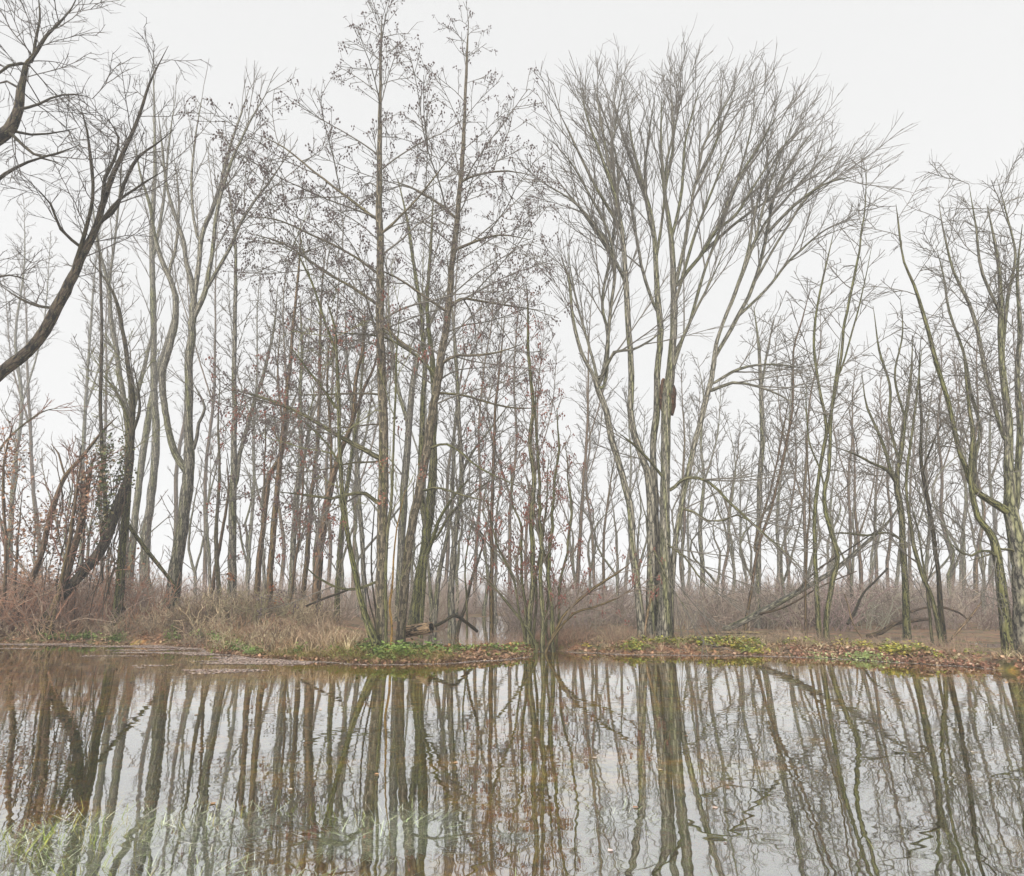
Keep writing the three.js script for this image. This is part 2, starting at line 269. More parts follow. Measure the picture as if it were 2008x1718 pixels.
/* o: name, label, category, group, D, style, bark, twig, moss, stems: [{p: [x, y, w, ...] read off the photograph, dz, on, none, from}], density, dense3 */
function tree(o) {
  const R = rng(treeSeed++ * 7919), st = { ...STY[o.style ?? 'pole'], ...(o.tune ?? {}) }, D = o.D; st.tip = clamp(D > 30 ? 0.0055 + 0.00018 * D : 0.00038 * D, 0.006, 0.02) * (o.tip ?? 1);
  const bark = M[o.bark ?? 'grey'], tw = TW[o.twig ?? 'grey'], root = new THREE.Group();
  const far = D > 30, q = (o.density ?? 1), stems = [];
  o.stems.forEach((s, k) => {
    const raw = []; for (let i = 0; i < s.p.length; i += 3) raw.push([s.p[i], o.squash && s.p[i + 1] < 320 ? 320 - (320 - s.p[i + 1]) * o.squash : s.p[i + 1], s.p[i + 2]]);
    let d0 = s.d0 ?? 0;
    if (k && s.on !== -1) {   // a limb leaves its parent where it touches it
      const par = stems[s.on ?? 0]; let best = 1e9, at;
      for (let i = 0; i < par.raw.length - 1; i++) for (let t = 0; t <= 1; t += 0.1) {
        const x = lerp(par.raw[i][0], par.raw[i + 1][0], t), y = lerp(par.raw[i][1], par.raw[i + 1][1], t), e = (x - raw[0][0]) ** 2 + (y - raw[0][1]) ** 2;
        if (e < best) { best = e; d0 = lerp(par.dd[i], par.dd[i + 1], t); at = [x, y]; }
      }
      if (best > 4) raw.unshift([...at, raw[0][2]]);
    }
    let L = 0; const cum = [0];
    for (let i = 1; i < raw.length; i++) { L += Math.hypot(raw[i][0] - raw[i - 1][0], raw[i][1] - raw[i - 1][1]); cum.push(L); }
    const Lm = L * scaleAt(raw[0][1], D), dz = s.dz ?? (k ? R.g() * 0.33 * Lm : R.g() * 0.04 * Lm);
    const dd = raw.map((_, i) => d0 + dz * Math.pow(cum[i] / L, 1.15));
    const pts = raw.map(([x, y], i) => P(x, y, D + dd[i])), rad = raw.map(([, y, w], i) => Math.max(0.005, (s.wf ?? o.wf ?? 0.7) * w / 2 * scaleAt(y, D + dd[i])));
    rad[rad.length - 1] *= 0.45;
    const grounded = (!k || s.on === -1) && !s.air;
    if (grounded) { const b = pts[0], g = ground(b.x, b.z); const lean = pts[1].clone().sub(b).normalize(); if (b.y > g + 0.15) { const dn = b.y - g + 0.18; pts.unshift(V(b.x - lean.x * 0.5 * dn, g - 0.18, b.z)); rad.unshift(rad[0] * (s.flare ?? 1.22)); } else pts[0].y = g - 0.18; }
    const line = resample(pts, rad, far ? 0.6 : 0.32), wob = s.wob ?? o.wob ?? 0.03, n1 = line.pts.length - 1;   // no stem grows quite straight
    line.pts.forEach((p, i) => { const e = Math.sin(Math.PI * i / n1), h = i * (far ? 0.6 : 0.32); p.x += wob * 2 * e * ((vnoise(h * 1.1, k * 7.7, D) - 0.5) + 0.6 * (vnoise(h * 2.9, k * 3.1, D + 9) - 0.5)); p.z += wob * 2 * e * (vnoise(h * 1.1, k * 5.3 + 50, D) - 0.5); });
    stems.push({ raw, dd, s, k, grounded, ...line });
  });
  const base = stems[0].pts[0].clone(); base.y = Math.max(base.y, ground(base.x, base.z)); root.position.copy(base);
  const crown = new Tubes(base), crownFar = crown, cones = [], trunkT = new Tubes(base);
  const branches = [];
  stems.forEach((S) => {
    const s = S.s, tubes = S.k ? new Tubes(base) : trunkT, sd = treeSeed * 3.7 + S.k * 1.9;
    tubes.add(S.pts, S.rad, Math.max(5, sidesOf(S.rad[0])), { rough: S.rad[0] > 0.05 ? 0.24 : 0.12, flute: S.grounded && S.rad[0] > 0.12 ? (o.flute ?? 0.3) : 0, seed: sd, tint: mossTint(s.moss ?? o.moss ?? 0.25, sd % 50) });
    S.mesh = tubes.mesh(S.k ? (S.grounded ? 'stem' : 'limb') : 'trunk', s.bark ? M[s.bark] : bark, root);
    if (s.label) S.mesh.userData.label = s.label;
    if (s.none) return;
    // side branches
    const from = s.from ?? st.from, nb = Math.round(S.len * st.d1 * (1 - from) * q * (s.q ?? 1)); let az = R() * 6.28;
    for (let b = 0; b < nb; b++) {
      const t = from + (1 - from) * Math.pow((b + R()) / nb, 0.9), f = Math.min(0.999, t) * (S.pts.length - 1), i = Math.floor(f), p = S.pts[i].clone().lerp(S.pts[i + 1], f - i), dir = S.pts[i + 1].clone().sub(S.pts[i]).normalize(), rp = lerp(S.rad[i], S.rad[i + 1], f - i);
      az += 2.4 + R.g() * 0.5;
      let d, len = st.l1(t) * R.r(0.65, 1.2) * (s.len ?? 1) * (o.len ?? 1);
      if (o.style === 'alder' && !S.k) { const e = R.r(...st.el) + t * 0.25; d = V(Math.cos(az) * Math.cos(e), Math.sin(e), Math.sin(az) * Math.cos(e)); }
      else d = sidewards(dir, (st.a1 ?? 0.9) * R.r(0.7, 1.35), az);
      const r1 = Math.max(st.tip * 1.6, Math.min(rp * 0.6, len * 0.0085 + 0.002)) * (far ? 1.15 : 1), B = polyline(R, p, d, len, r1, st.tip * 1.3, far ? 0.5 : 0.28, st.wig, st.trop ?? 0, o.style === 'alder' && !S.k ? st.flat : undefined);
      const own = !far && r1 > 0.02 && branches.length < 60;
      const bt = own ? new Tubes(base) : crown;
      bt.add(B.pts, B.rad, sidesOf(r1), { cap: false }); if (own) branches.push([bt, S]);
      const n2 = Math.round(len * st.d2 * q * (o.dense2 ?? 1) * (far ? 1.0 : 1));
      for (let c = 0; c < n2; c++) {
        const t2 = 0.15 + 0.85 * (c + R()) / n2, f2 = Math.min(0.999, t2) * (B.pts.length - 1), i2 = Math.floor(f2), p2 = B.pts[i2].clone().lerp(B.pts[i2 + 1], f2 - i2), dir2 = B.pts[i2 + 1].clone().sub(B.pts[i2]).normalize();
        const l2 = st.l2 * R.r(0.5, 1.25) * (1 - 0.45 * t2) * (0.55 + 0.18 * len), B2 = polyline(R, p2, sidewards(dir2, st.a2 * R.r(0.7, 1.3), R() * 6.283), l2, st.tip * 1.5 + 0.0012 * l2, st.tip, far ? 0.45 : 0.24, st.wig * 1.2, st.trop2);
        crown.add(B2.pts, B2.rad, 3);
        const n3 = Math.round(l2 * st.d3 * q * (o.dense3 ?? 1) * (far ? 0.8 : 1));
        for (let e = 0; e < n3; e++) {
          const t3 = 0.2 + 0.8 * (e + R()) / n3, f3 = Math.min(0.999, t3) * (B2.pts.length - 1), i3 = Math.floor(f3), p3 = B2.pts[i3].clone().lerp(B2.pts[i3 + 1], f3 - i3), dir3 = B2.pts[i3 + 1].clone().sub(B2.pts[i3]).normalize();
          const B3 = polyline(R, p3, sidewards(dir3, 0.65 * R.r(0.6, 1.3), R() * 6.283), st.l3 * R.r(0.6, 1.4), st.tip, st.tip * 0.45, 0.22, st.wig * 1.3, st.trop2);
          crown.add(B3.pts, B3.rad, 3);
          if (st.cones && R() < st.cones * (o.cones ?? 1) && t2 > 0.15) cones.push({ p: B3.pts[B3.pts.length - 1].clone().sub(base), q: qOf(R, 0.5), s: R.r(1.1, 2.4) });
        }
        if (st.cones && R() < 0.7 * (o.cones ?? 1)) cones.push({ p: B2.pts[B2.pts.length - 1].clone().sub(base), q: qOf(R, 0.5), s: R.r(1.1, 2.5) });
      }
    }
  });
  for (const [b, S] of branches) b.mesh('branch', tw, S.mesh);
  crown.mesh('crown', tw, root, 'stuff');
  const low = (c) => o.coneColor === 'red' || (c.p.y < 9 && hash(Math.round(c.p.x * 2), Math.round(c.p.y * 2), Math.round(c.p.z * 2)) < 0.4);   // the lower boughs carry reddish catkins, the top dark cones
  instances(coneGeo, CONE.grey, cones.filter((c) => !low(c)), 'cones', root, 'stuff');
  instances(coneGeo, CONE.red, cones.filter(low), 'catkins', root, 'stuff');
  return top(root, o.name ?? 'bare_tree', o.label, o.category ?? 'tree', o.group);
}
// ---- the two tall alders on the spit, and what grows at their foot
tree({ name: 'alder_tree', label: 'tall straight alder with dark cones at the tip of the grassy spit, nearest the water', D: 17.0, style: 'alder', bark: 'alder', moss: 0.14, density: 0.85, wf: 0.6, coneColor: 'grey', stems: [
  { p: [748, 1262, 38, 748, 1180, 35, 749, 1050, 33, 751, 900, 31, 748, 700, 28, 745, 500, 24, 744, 300, 17, 745, 170, 10, 747, 90, 7, 749, 25, 3], from: 0.42, dz: 0.4 },
  { p: [748, 900, 17, 715, 882, 16, 660, 852, 14, 600, 815, 12, 555, 795, 10, 500, 775, 8, 455, 765, 5], dz: -1.0, from: 0.35, bark: 'moss' },
  { p: [742, 988, 14, 715, 968, 13, 690, 968, 11, 650, 978, 10, 600, 970, 8, 545, 965, 5], dz: -1.4, from: 0.35, bark: 'moss' },
  { p: [740, 1140, 9, 715, 1150, 9, 690, 1157, 9, 660, 1152, 8, 625, 1135, 7, 592, 1105, 5], dz: -0.9, from: 0.5, bark: 'moss' },
  { p: [742, 774, 8, 690, 772, 7, 620, 774, 6, 540, 776, 4], dz: 1.2, from: 0.3 },
  { p: [744, 832, 6, 690, 838, 5, 640, 840, 4, 560, 850, 3], dz: -1.0, from: 0.3 },
  { p: [740, 905, 7, 690, 908, 6, 640, 920, 5, 560, 928, 4, 500, 931, 3], dz: 1.0, from: 0.3 },
  { p: [745, 600, 11, 700, 570, 10, 640, 535, 8, 560, 480, 6, 480, 455, 4], dz: 0.8, from: 0.2 },
  { p: [745, 540, 10, 690, 500, 8, 620, 465, 7, 540, 430, 5, 470, 425, 3], dz: -0.8, from: 0.2 },
  { p: [744, 430, 11, 680, 385, 9, 620, 340, 7, 550, 285, 5, 495, 260, 3], dz: 0.5, from: 0.2 },
  { p: [752, 640, 9, 800, 680, 8, 840, 700, 7], dz: -0.7, from: 0.5 },
  { p: [746, 460, 9, 790, 420, 8, 840, 360, 6, 890, 300, 4], dz: -1.0, from: 0.3 },
] });
tree({ name: 'alder_tree', label: 'tall leaning alder with dark cones, pale lichen flecked trunk just right of the straight one', D: 18.0, style: 'alder', bark: 'alder', moss: 0.12, density: 0.85, wf: 0.62, stems: [
  { p: [786, 1236, 30, 794, 1140, 28, 808, 1030, 28, 824, 950, 28, 838, 870, 29, 850, 790, 27, 862, 720, 25, 876, 620, 22, 888, 520, 19, 898, 420, 16, 906, 310, 13, 912, 200, 10, 916, 100, 7, 919, 40, 3], from: 0.42, dz: 0.9 },
  { p: [862, 760, 13, 845, 725, 12, 815, 697, 11, 790, 680, 9, 755, 662, 8, 700, 655, 6, 640, 650, 4], dz: 0.4, from: 0.4, bark: 'moss' },
  { p: [868, 712, 11, 890, 698, 9, 930, 697, 8, 980, 690, 6, 1030, 672, 4], dz: -1.1, from: 0.3 },
  { p: [860, 770, 9, 910, 775, 8, 960, 790, 7, 1010, 800, 6, 1060, 800, 4], dz: 1.0, from: 0.4 },
  { p: [846, 878, 9, 870, 870, 8, 900, 885, 7, 930, 910, 7, 975, 935, 5, 1020, 955, 3], dz: -1.4, from: 0.4, bark: 'moss' },
  { p: [828, 962, 9, 855, 956, 8, 880, 962, 7, 920, 975, 6, 970, 985, 4], dz: -1.2, from: 0.5, bark: 'moss' },
  { p: [884, 600, 12, 905, 585, 10, 940, 590, 8, 1000, 600, 6, 1070, 610, 4], dz: 0.9, from: 0.2 },
  { p: [893, 490, 10, 940, 470, 8, 980, 460, 6, 1040, 470, 4], dz: -0.9, from: 0.2 },
  { p: [878, 612, 10, 830, 580, 9, 780, 545, 7, 720, 520, 5], dz: -0.8, from: 0.25 },
  { p: [904, 360, 10, 930, 345, 8, 990, 335, 6, 1050, 345, 3], dz: 0.6, from: 0.2 },
  { p: [896, 430, 10, 860, 400, 9, 810, 370, 7, 770, 355, 5], dz: 0.6, from: 0.2 },
] });
tree({ name: 'young_alder', label: 'slim mossy green alder stem leaning left from the foot of the straight alder', D: 16.7, style: 'pole', bark: 'moss', twig: 'moss', moss: 0.55, tune: { d1: 1.6, l1: (t) => lerp(2.0, 1.0, t), a1: 1.0, trop: 0.05 }, stems: [
  { p: [736, 1262, 26, 722, 1225, 19, 706, 1165, 15, 690, 1090, 14, 676, 1020, 13, 667, 930, 12, 663, 820, 11, 661, 720, 9, 656, 640, 7, 640, 590, 5], from: 0.4, flare: 1.5 },
  { p: [660, 800, 9, 635, 765, 8, 600, 720, 6, 570, 680, 4], dz: -0.7 },
  { p: [662, 905, 7, 640, 870, 6, 600, 830, 5, 560, 800, 3], dz: 0.7 },
  { p: [660, 700, 7, 640, 640, 7, 612, 560, 6, 590, 510, 4, 575, 470, 3], dz: 0.4 },
] });
tree({ name: 'alder_sapling', label: 'thin mossy upright stem hard against the straight alder trunk', D: 16.5, style: 'pole', bark: 'moss', twig: 'moss', moss: 0.5, tune: { d1: 1.2, l1: () => 1.2 }, stems: [
  { p: [757, 1250, 11, 757, 1160, 10, 760, 1060, 9, 768, 980, 8, 770, 880, 7, 774, 780, 6, 778, 690, 5, 785, 600, 3], from: 0.45 }] });
tree({ name: 'peeled_sapling', label: 'thin crooked yellow barked stem right of the straight alder foot', D: 16.3, style: 'pole', bark: 'yellow', twig: 'moss', moss: 0, tune: { d1: 0.9, l1: () => 1.1 }, stems: [
  { p: [768, 1262, 8, 768, 1215, 7, 763, 1190, 7, 770, 1150, 6, 773, 1090, 5, 780, 1030, 4, 795, 960, 3], from: 0.5 }] });
tree({ name: 'alder_sapling', label: 'thin dark double stem left of the straight alder foot, against the mist', D: 17.6, style: 'pole', bark: 'dark', tune: { d1: 1.0, l1: () => 1.0 }, stems: [
  { p: [742, 1240, 6, 735, 1180, 6, 728, 1110, 5, 732, 1030, 4, 738, 960, 3], from: 0.4 }, { p: [738, 1230, 5, 722, 1170, 4, 715, 1110, 3, 708, 1060, 2], on: -1, d0: 0.1 }] });

// ---- behind the alders
tree({ label: 'grey forked tree directly behind the leaning alder, its trunk bending right', D: 25, style: 'pole', bark: 'moss', moss: 0.4, stems: [
  { p: [812, 1214, 32, 824, 1130, 28, 838, 1040, 27, 846, 950, 26, 850, 870, 22, 852, 780, 18, 845, 690, 14, 838, 600, 11, 845, 480, 8, 850, 380, 5], from: 0.45 },
  { p: [838, 1080, 15, 826, 960, 15, 828, 840, 15, 832, 720, 14, 828, 640, 12, 812, 520, 10, 800, 440, 8, 780, 350, 5], dz: 0.8, from: 0.4 },
  { p: [850, 1060, 8, 875, 1020, 8, 905, 985, 7, 950, 950, 5, 985, 930, 3], dz: -0.8 } ] });
tree({ label: 'pale slender tree left of the leaning alder, fading into the mist', D: 34, style: 'pole', stems: [
  { p: [782, 1200, 24, 786, 1100, 22, 790, 1000, 21, 797, 900, 20, 804, 800, 18, 812, 730, 15, 822, 690, 12, 850, 620, 9, 880, 560, 6], from: 0.35 },
  { p: [800, 830, 12, 775, 740, 10, 765, 650, 8, 760, 540, 5], dz: 0.8 } ] });
tree({ label: 'grey tree standing in the flood water right of the leaning alder', D: 27.5, style: 'pole', bark: 'grey', moss: 0.2, stems: [
  { p: [886, 1226, 22, 885, 1160, 19, 889, 1090, 17, 896, 1020, 15, 905, 950, 14, 903, 870, 12, 898, 780, 11, 894, 700, 9, 886, 600, 7, 876, 500, 5], flare: 1.5 },
  { p: [902, 940, 9, 925, 890, 8, 955, 850, 6, 1000, 790, 4], dz: -0.8 } ] });
tree({ label: 'mossy leaning trunk between the leaning alder and the tree standing in water', D: 24, style: 'pole', bark: 'moss', moss: 0.5, stems: [
  { p: [826, 1215, 13, 830, 1150, 12, 838, 1090, 11, 852, 1040, 10, 872, 1000, 8, 900, 960, 6, 930, 930, 4], from: 0.4 } ] });
tree({ label: 'twin stemmed grey tree close left of the tree standing in water', D: 29, style: 'pole', stems: [
  { p: [852, 1215, 15, 858, 1150, 13, 866, 1100, 12, 878, 1040, 10, 888, 960, 9, 890, 860, 8, 900, 760, 6, 920, 660, 4], from: 0.3 },
  { p: [846, 1212, 12, 843, 1150, 11, 838, 1090, 9, 836, 1000, 7], on: -1, d0: 0.4 } ] });
tree({ name: 'dead_snag', label: 'thin dead stem leaning right with a snapped hooked top over the flooded gap', category: 'tree', D: 24.5, style: 'pole', bark: 'dark', stems: [
  { p: [899, 1228, 11, 912, 1190, 9, 924, 1142, 8, 938, 1098, 7, 948, 1062, 6], none: 1 }, { p: [947, 1066, 6, 947, 1046, 5, 932, 1038, 5, 913, 1024, 3], dz: 0.1, none: 1 } ] });
tree({ label: 'slim straight rusty brown stem right of the flooded gap', D: 25, style: 'pole', bark: 'brown', stems: [
  { p: [964, 1228, 13, 964, 1140, 12, 964, 1040, 10, 967, 900, 9, 972, 800, 8, 980, 720, 6, 990, 620, 4], from: 0.3 } ] });
tree({ label: 'thin leaning sapling right beside the slim rusty stem over the water', D: 23, style: 'pole', bark: 'moss', stems: [
  { p: [915, 1225, 6, 914, 1170, 5, 912, 1120, 5, 922, 1040, 4, 940, 960, 3] } ] });

// ---- the multi-stemmed alder bush in the middle
tree({ name: 'multi_stemmed_alder', label: 'bushy many stemmed alder with red brown catkins rising from the water mid picture', D: 18.6, style: 'shrub', bark: 'moss', twig: 'brown', moss: 0.35, wf: 0.68, wob: 0.12, coneColor: 'red', density: 1.1, tune: { cones: 0.12, a1: 0.45 }, stems: [
  { p: [1041, 1255, 17, 1041, 1120, 15, 1042, 1000, 14, 1041, 880, 12, 1039, 760, 10, 1037, 650, 8, 1032, 560, 5], from: 0.35, flare: 1.4 },
  { p: [1066, 1260, 14, 1062, 1150, 12, 1060, 1050, 11, 1058, 960, 9, 1052, 860, 8, 1050, 760, 5], on: -1, d0: -0.3 },
  { p: [1084, 1262, 14, 1078, 1150, 12, 1080, 1060, 10, 1088, 960, 8, 1095, 880, 7, 1092, 800, 5], on: -1, d0: -0.1 },
  { p: [1028, 1262, 10, 1030, 1180, 9, 1025, 1090, 8, 1010, 1000, 6, 1000, 900, 4], on: -1, d0: 0.3 },
  { p: [1092, 1262, 9, 1100, 1160, 8, 1112, 1060, 7, 1118, 960, 6, 1108, 870, 4], on: -1, d0: 0.4 },
  { p: [1036, 1262, 7, 1022, 1200, 6, 1000, 1120, 7, 970, 1050, 5, 955, 980, 3], on: -1, d0: -0.5 },
  { p: [1075, 1262, 11, 1100, 1215, 10, 1150, 1165, 8, 1200, 1130, 7, 1235, 1105, 4], on: -1, d0: -0.4, bark: 'brown', from: 0.5 },
  { p: [1046, 1262, 9, 1010, 1205, 8, 975, 1160, 7, 948, 1130, 4], on: -1, d0: -0.6, from: 0.5 },
  { p: [1078, 1258, 8, 1120, 1205, 7, 1165, 1190, 6, 1225, 1165, 4, 1260, 1130, 3], on: -1, d0: -0.7, bark: 'brown' },
  { p: [1050, 1258, 8, 1052, 1130, 8, 1070, 1010, 6, 1076, 900, 5], on: -1, d0: 0.2 },
  { p: [1074, 1258, 8, 1070, 1120, 7, 1048, 1010, 6, 1030, 930, 4], on: -1, d0: 0.5 },
] });

// ---- the great many-trunked tree right of the middle
const great = tree({ name: 'pollard_willow', label: 'great many trunked tree with a wide fan of fine branches, widest crown in view', D: 20.6, wf: 0.78, squash: 0.78, tip: 0.9, style: 'fan', bark: 'grey', twig: 'grey', moss: 0.2, dense2: 1.1, stems: [
  /*0*/ { p: [1300, 1262, 46, 1305, 1180, 32, 1304, 1080, 27, 1304, 960, 25, 1305, 860, 24, 1308, 790, 27, 1312, 745, 24, 1320, 680, 18, 1322, 600, 17, 1320, 540, 14, 1315, 460, 12, 1302, 360, 9, 1296, 260, 6, 1298, 150, 3], from: 0.72, flare: 1.4, label: 'thick trunk with a torn red brown pollard head' },
  /*1*/ { p: [1260, 1258, 24, 1252, 1170, 19, 1240, 1070, 17, 1234, 985, 17, 1218, 925, 16, 1200, 866, 15, 1187, 806, 14, 1172, 755, 13, 1163, 735, 9, 1140, 688, 9, 1122, 620, 8, 1115, 545, 7, 1100, 505, 4], on: -1, d0: -0.2, from: 0.8, q: 0.7, dz: -0.8 },
  /*2*/ { p: [1276, 1258, 28, 1277, 1130, 23, 1277, 1030, 21, 1272, 935, 20, 1252, 878, 18, 1239, 825, 16, 1237, 728, 15, 1233, 640, 14, 1226, 545, 13, 1220, 460, 11, 1205, 380, 9, 1175, 290, 7, 1150, 200, 4, 1140, 130, 2], on: -1, d0: 0.4, from: 0.62 },
  /*3*/ { p: [1290, 1250, 22, 1288, 1100, 18, 1283, 960, 17, 1281, 884, 16, 1288, 806, 16, 1290, 735, 16, 1296, 650, 16, 1290, 590, 15, 1286, 500, 12, 1276, 420, 11, 1258, 350, 8, 1240, 270, 6, 1230, 170, 3], on: -1, d0: 0.5, from: 0.7 },
  /*4*/ { p: [1314, 1240, 18, 1322, 1080, 14, 1338, 985, 14, 1358, 890, 14, 1378, 806, 14, 1394, 747, 13, 1400, 705, 12, 1408, 660, 9, 1438, 582, 9, 1466, 500, 8, 1476, 440, 7, 1490, 380, 6, 1530, 290, 4, 1570, 230, 2], on: -1, d0: 0.2, from: 0.7 },
  { p: [1182, 760, 9, 1192, 700, 9, 1190, 640, 8, 1180, 590, 8, 1196, 510, 8, 1206, 430, 7, 1212, 330, 6, 1190, 220, 4, 1165, 130, 2], on: 1, dz: 0.8 },
  { p: [1176, 750, 10, 1190, 690, 9, 1198, 600, 8, 1206, 520, 8, 1190, 450, 7, 1160, 390, 6, 1120, 320, 4, 1080, 260, 2], on: 1, dz: -1.0 },
  { p: [1182, 735, 8, 1205, 690, 8, 1240, 686, 7, 1275, 668, 5, 1310, 640, 3], on: 1, dz: -1.2 },
  { p: [1228, 560, 9, 1196, 490, 8, 1165, 440, 8, 1130, 400, 6, 1085, 370, 4, 1050, 350, 2], on: 2, dz: 0.9 },
  { p: [1222, 470, 8, 1210, 380, 7, 1200, 290, 6, 1210, 200, 4, 1225, 110, 2], on: 2, dz: 1.4 },
  { p: [1290, 610, 9, 1262, 540, 8, 1245, 450, 7, 1225, 350, 6, 1180, 260, 4, 1140, 160, 2], on: 3, dz: 1.4 },
  { p: [1286, 510, 8, 1300, 420, 7, 1310, 300, 6, 1330, 190, 4, 1345, 110, 2], on: 3, dz: -1.2 },
  { p: [1322, 570, 10, 1344, 470, 9, 1364, 360, 7, 1385, 260, 6, 1420, 180, 4, 1452, 110, 2], on: 0, dz: 1.0 },
  { p: [1326, 560, 10, 1350, 530, 10, 1382, 492, 9, 1405, 450, 8, 1440, 425, 7, 1475, 370, 6, 1520, 300, 4, 1560, 245, 2], on: 0, dz: -1.4 },
  { p: [1318, 700, 9, 1350, 640, 8, 1372, 560, 8, 1400, 480, 7, 1430, 400, 6, 1460, 300, 5, 1480, 200, 3, 1500, 140, 2], on: 0, dz: -1.0 },
  { p: [1402, 700, 10, 1446, 622, 10, 1480, 552, 9, 1504, 458, 8, 1520, 380, 7, 1560, 300, 5, 1610, 215, 2], on: 4, dz: 0.8 },
  { p: [1446, 622, 7, 1500, 570, 7, 1560, 500, 6, 1620, 450, 4, 1660, 430, 2], on: 15, dz: 1.0 },
  { p: [1480, 552, 7, 1540, 450, 6, 1590, 380, 5, 1650, 330, 2], on: 15, dz: -0.8 },
  { p: [1396, 765, 9, 1437, 750, 8, 1487, 758, 6, 1530, 775, 5, 1570, 800, 3], on: 4, dz: -1.5, from: 0.3 },
  { p: [1398, 752, 8, 1440, 728, 8, 1480, 716, 6, 1530, 715, 5, 1585, 724, 3], on: 4, dz: 0.8, from: 0.3 },
  { p: [1316, 960, 9, 1343, 938, 9, 1384, 942, 8, 1430, 985, 7, 1480, 1030, 6, 1530, 1075, 4, 1570, 1110, 3], on: 0, dz: -1.8, bark: 'moss', from: 0.3 },
  { p: [1300, 935, 8, 1275, 905, 7, 1240, 870, 6, 1215, 850, 4], on: 0, dz: -1.4, bark: 'moss', from: 0.4 },
  { p: [1330, 1000, 7, 1352, 1000, 6, 1400, 1025, 5, 1450, 1010, 4, 1490, 1040, 3], on: 4, dz: -0.9, bark: 'moss', from: 0.2 },
  { p: [1300, 1060, 6, 1340, 1090, 5, 1370, 1130, 4, 1400, 1160, 3], on: 0, dz: -1.4, bark: 'moss', from: 0.2 },
  { p: [1276, 1060, 5, 1300, 1120, 4, 1330, 1170, 4, 1350, 1200, 2], on: 2, dz: -1.0, bark: 'moss', from: 0.2 },
  ...[[2, 1224, 540, 1180, 470, 1130, 400, 1075, 330], [2, 1218, 450, 1165, 360, 1120, 250, 1095, 190], [2, 1210, 400, 1190, 300, 1175, 190, 1165, 120], [3, 1283, 470, 1265, 380, 1270, 270, 1287, 130], [3, 1270, 400, 1235, 300, 1210, 200, 1200, 130], [0, 1316, 470, 1335, 380, 1345, 260, 1375, 120], [0, 1304, 370, 1320, 270, 1318, 180, 1312, 120], [0, 1322, 600, 1360, 470, 1410, 340, 1475, 150], [12, 1364, 360, 1400, 280, 1420, 210, 1440, 150], [13, 1405, 450, 1450, 350, 1500, 250, 1530, 190], [13, 1382, 492, 1440, 440, 1520, 380, 1610, 290], [4, 1438, 582, 1480, 470, 1510, 360, 1565, 190], [4, 1466, 500, 1500, 440, 1560, 370, 1640, 270], [15, 1504, 458, 1560, 400, 1620, 360, 1680, 345], [1, 1187, 806, 1160, 700, 1130, 590, 1110, 470], [0, 1312, 745, 1345, 650, 1390, 560, 1430, 470]].map(([on, x0, y0, x1, y1, x2, y2, x3, y3], i) => ({ p: [x0, y0, 9, x1, y1, 7.5, x2, y2, 5.5, x3, y3, 2], on, dz: [1.6, -1.5, 0.9, -1.0, 1.3, -0.6][i % 6], q: 0.75 })),
] });
{ // torn swelling where the middle trunk was once cut
  const g = new THREE.IcosahedronGeometry(1, 4), p = g.attributes.position, c = P(1309, 782, 20.55), col = [], uv = [];
  for (let k = 0; k < p.count; k++) { const x = p.getX(k), y = p.getY(k), z = p.getZ(k), q = 1 + 0.55 * (fbm(x * 3 + 5, y * 1.2 + z * 3, 3) - 0.5) + 0.25 * (vnoise(Math.atan2(z, x) * 6, y * 2) - 0.5); p.setXYZ(k, x * 0.27 * q, y * 0.62 * q, z * 0.27 * q); const d = vnoise(x * 4, y * 4, z * 4); col.push(0.75 + 0.3 * d, 0.55 + 0.3 * d, 0.42 + 0.3 * d); uv.push(Math.atan2(z, x) / 1.57, y); }
  g.setAttribute('color', new THREE.Float32BufferAttribute(col, 3)); g.setAttribute('uv', new THREE.Float32BufferAttribute(uv, 2)); g.computeVertexNormals();
  const head = shade(new THREE.Mesh(g, M.brown)); head.name = 'pollard_head'; head.userData.label = 'torn red brown swelling on the middle trunk'; head.position.copy(c).sub(great.position); great.add(head);
}
// ---- trees on the right
tree({ label: 'pale straight tree with a tufted top right of the great many trunked tree', D: 31, style: 'pole', bark: 'grey', stems: [
  { p: [1486, 1215, 16, 1487, 1100, 15, 1490, 960, 14, 1494, 860, 13, 1492, 760, 11, 1488, 680, 8, 1478, 600, 4], from: 0.5, len: 0.8 }, { p: [1492, 770, 7, 1505, 690, 6, 1520, 620, 3], dz: 0.4 }, { p: [1488, 1020, 6, 1520, 975, 5, 1548, 930, 4], dz: -0.7 } ] });
tree({ label: 'thin dark stem swaying right of the pale straight tufted tree', D: 27, style: 'pole', bark: 'brown', stems: [
  { p: [1462, 1225, 10, 1475, 1150, 9, 1485, 1080, 8, 1510, 1000, 8, 1530, 920, 7, 1545, 850, 7, 1556, 760, 6, 1556, 690, 5, 1575, 620, 4, 1590, 560, 2], from: 0.3 }, { p: [1480, 1080, 7, 1510, 960, 6, 1535, 850, 5, 1550, 760, 3], on: 0, dz: 0.6 } ] });
tree({ label: 'left of two mossy stems rising together on the right bank, forking high', D: 20.4, style: 'pole', bark: 'moss', moss: 0.4, stems: [
  { p: [1608, 1250, 16, 1603, 1190, 14, 1599, 1110, 12, 1597, 1020, 11, 1605, 940, 10, 1618, 870, 10, 1622, 845, 9, 1603, 740, 8, 1596, 660, 7, 1607, 580, 6, 1620, 520, 5, 1636, 450, 3], from: 0.42, tune: 0 },
  { p: [1622, 850, 9, 1643, 740, 8, 1656, 640, 8, 1675, 540, 7, 1690, 460, 5, 1698, 380, 3, 1699, 325, 2], dz: 0.8, len: 0.8 }, { p: [1645, 735, 6, 1672, 650, 5, 1690, 580, 4, 1712, 470, 2], on: 1, dz: -0.6, len: 0.7 } ] });
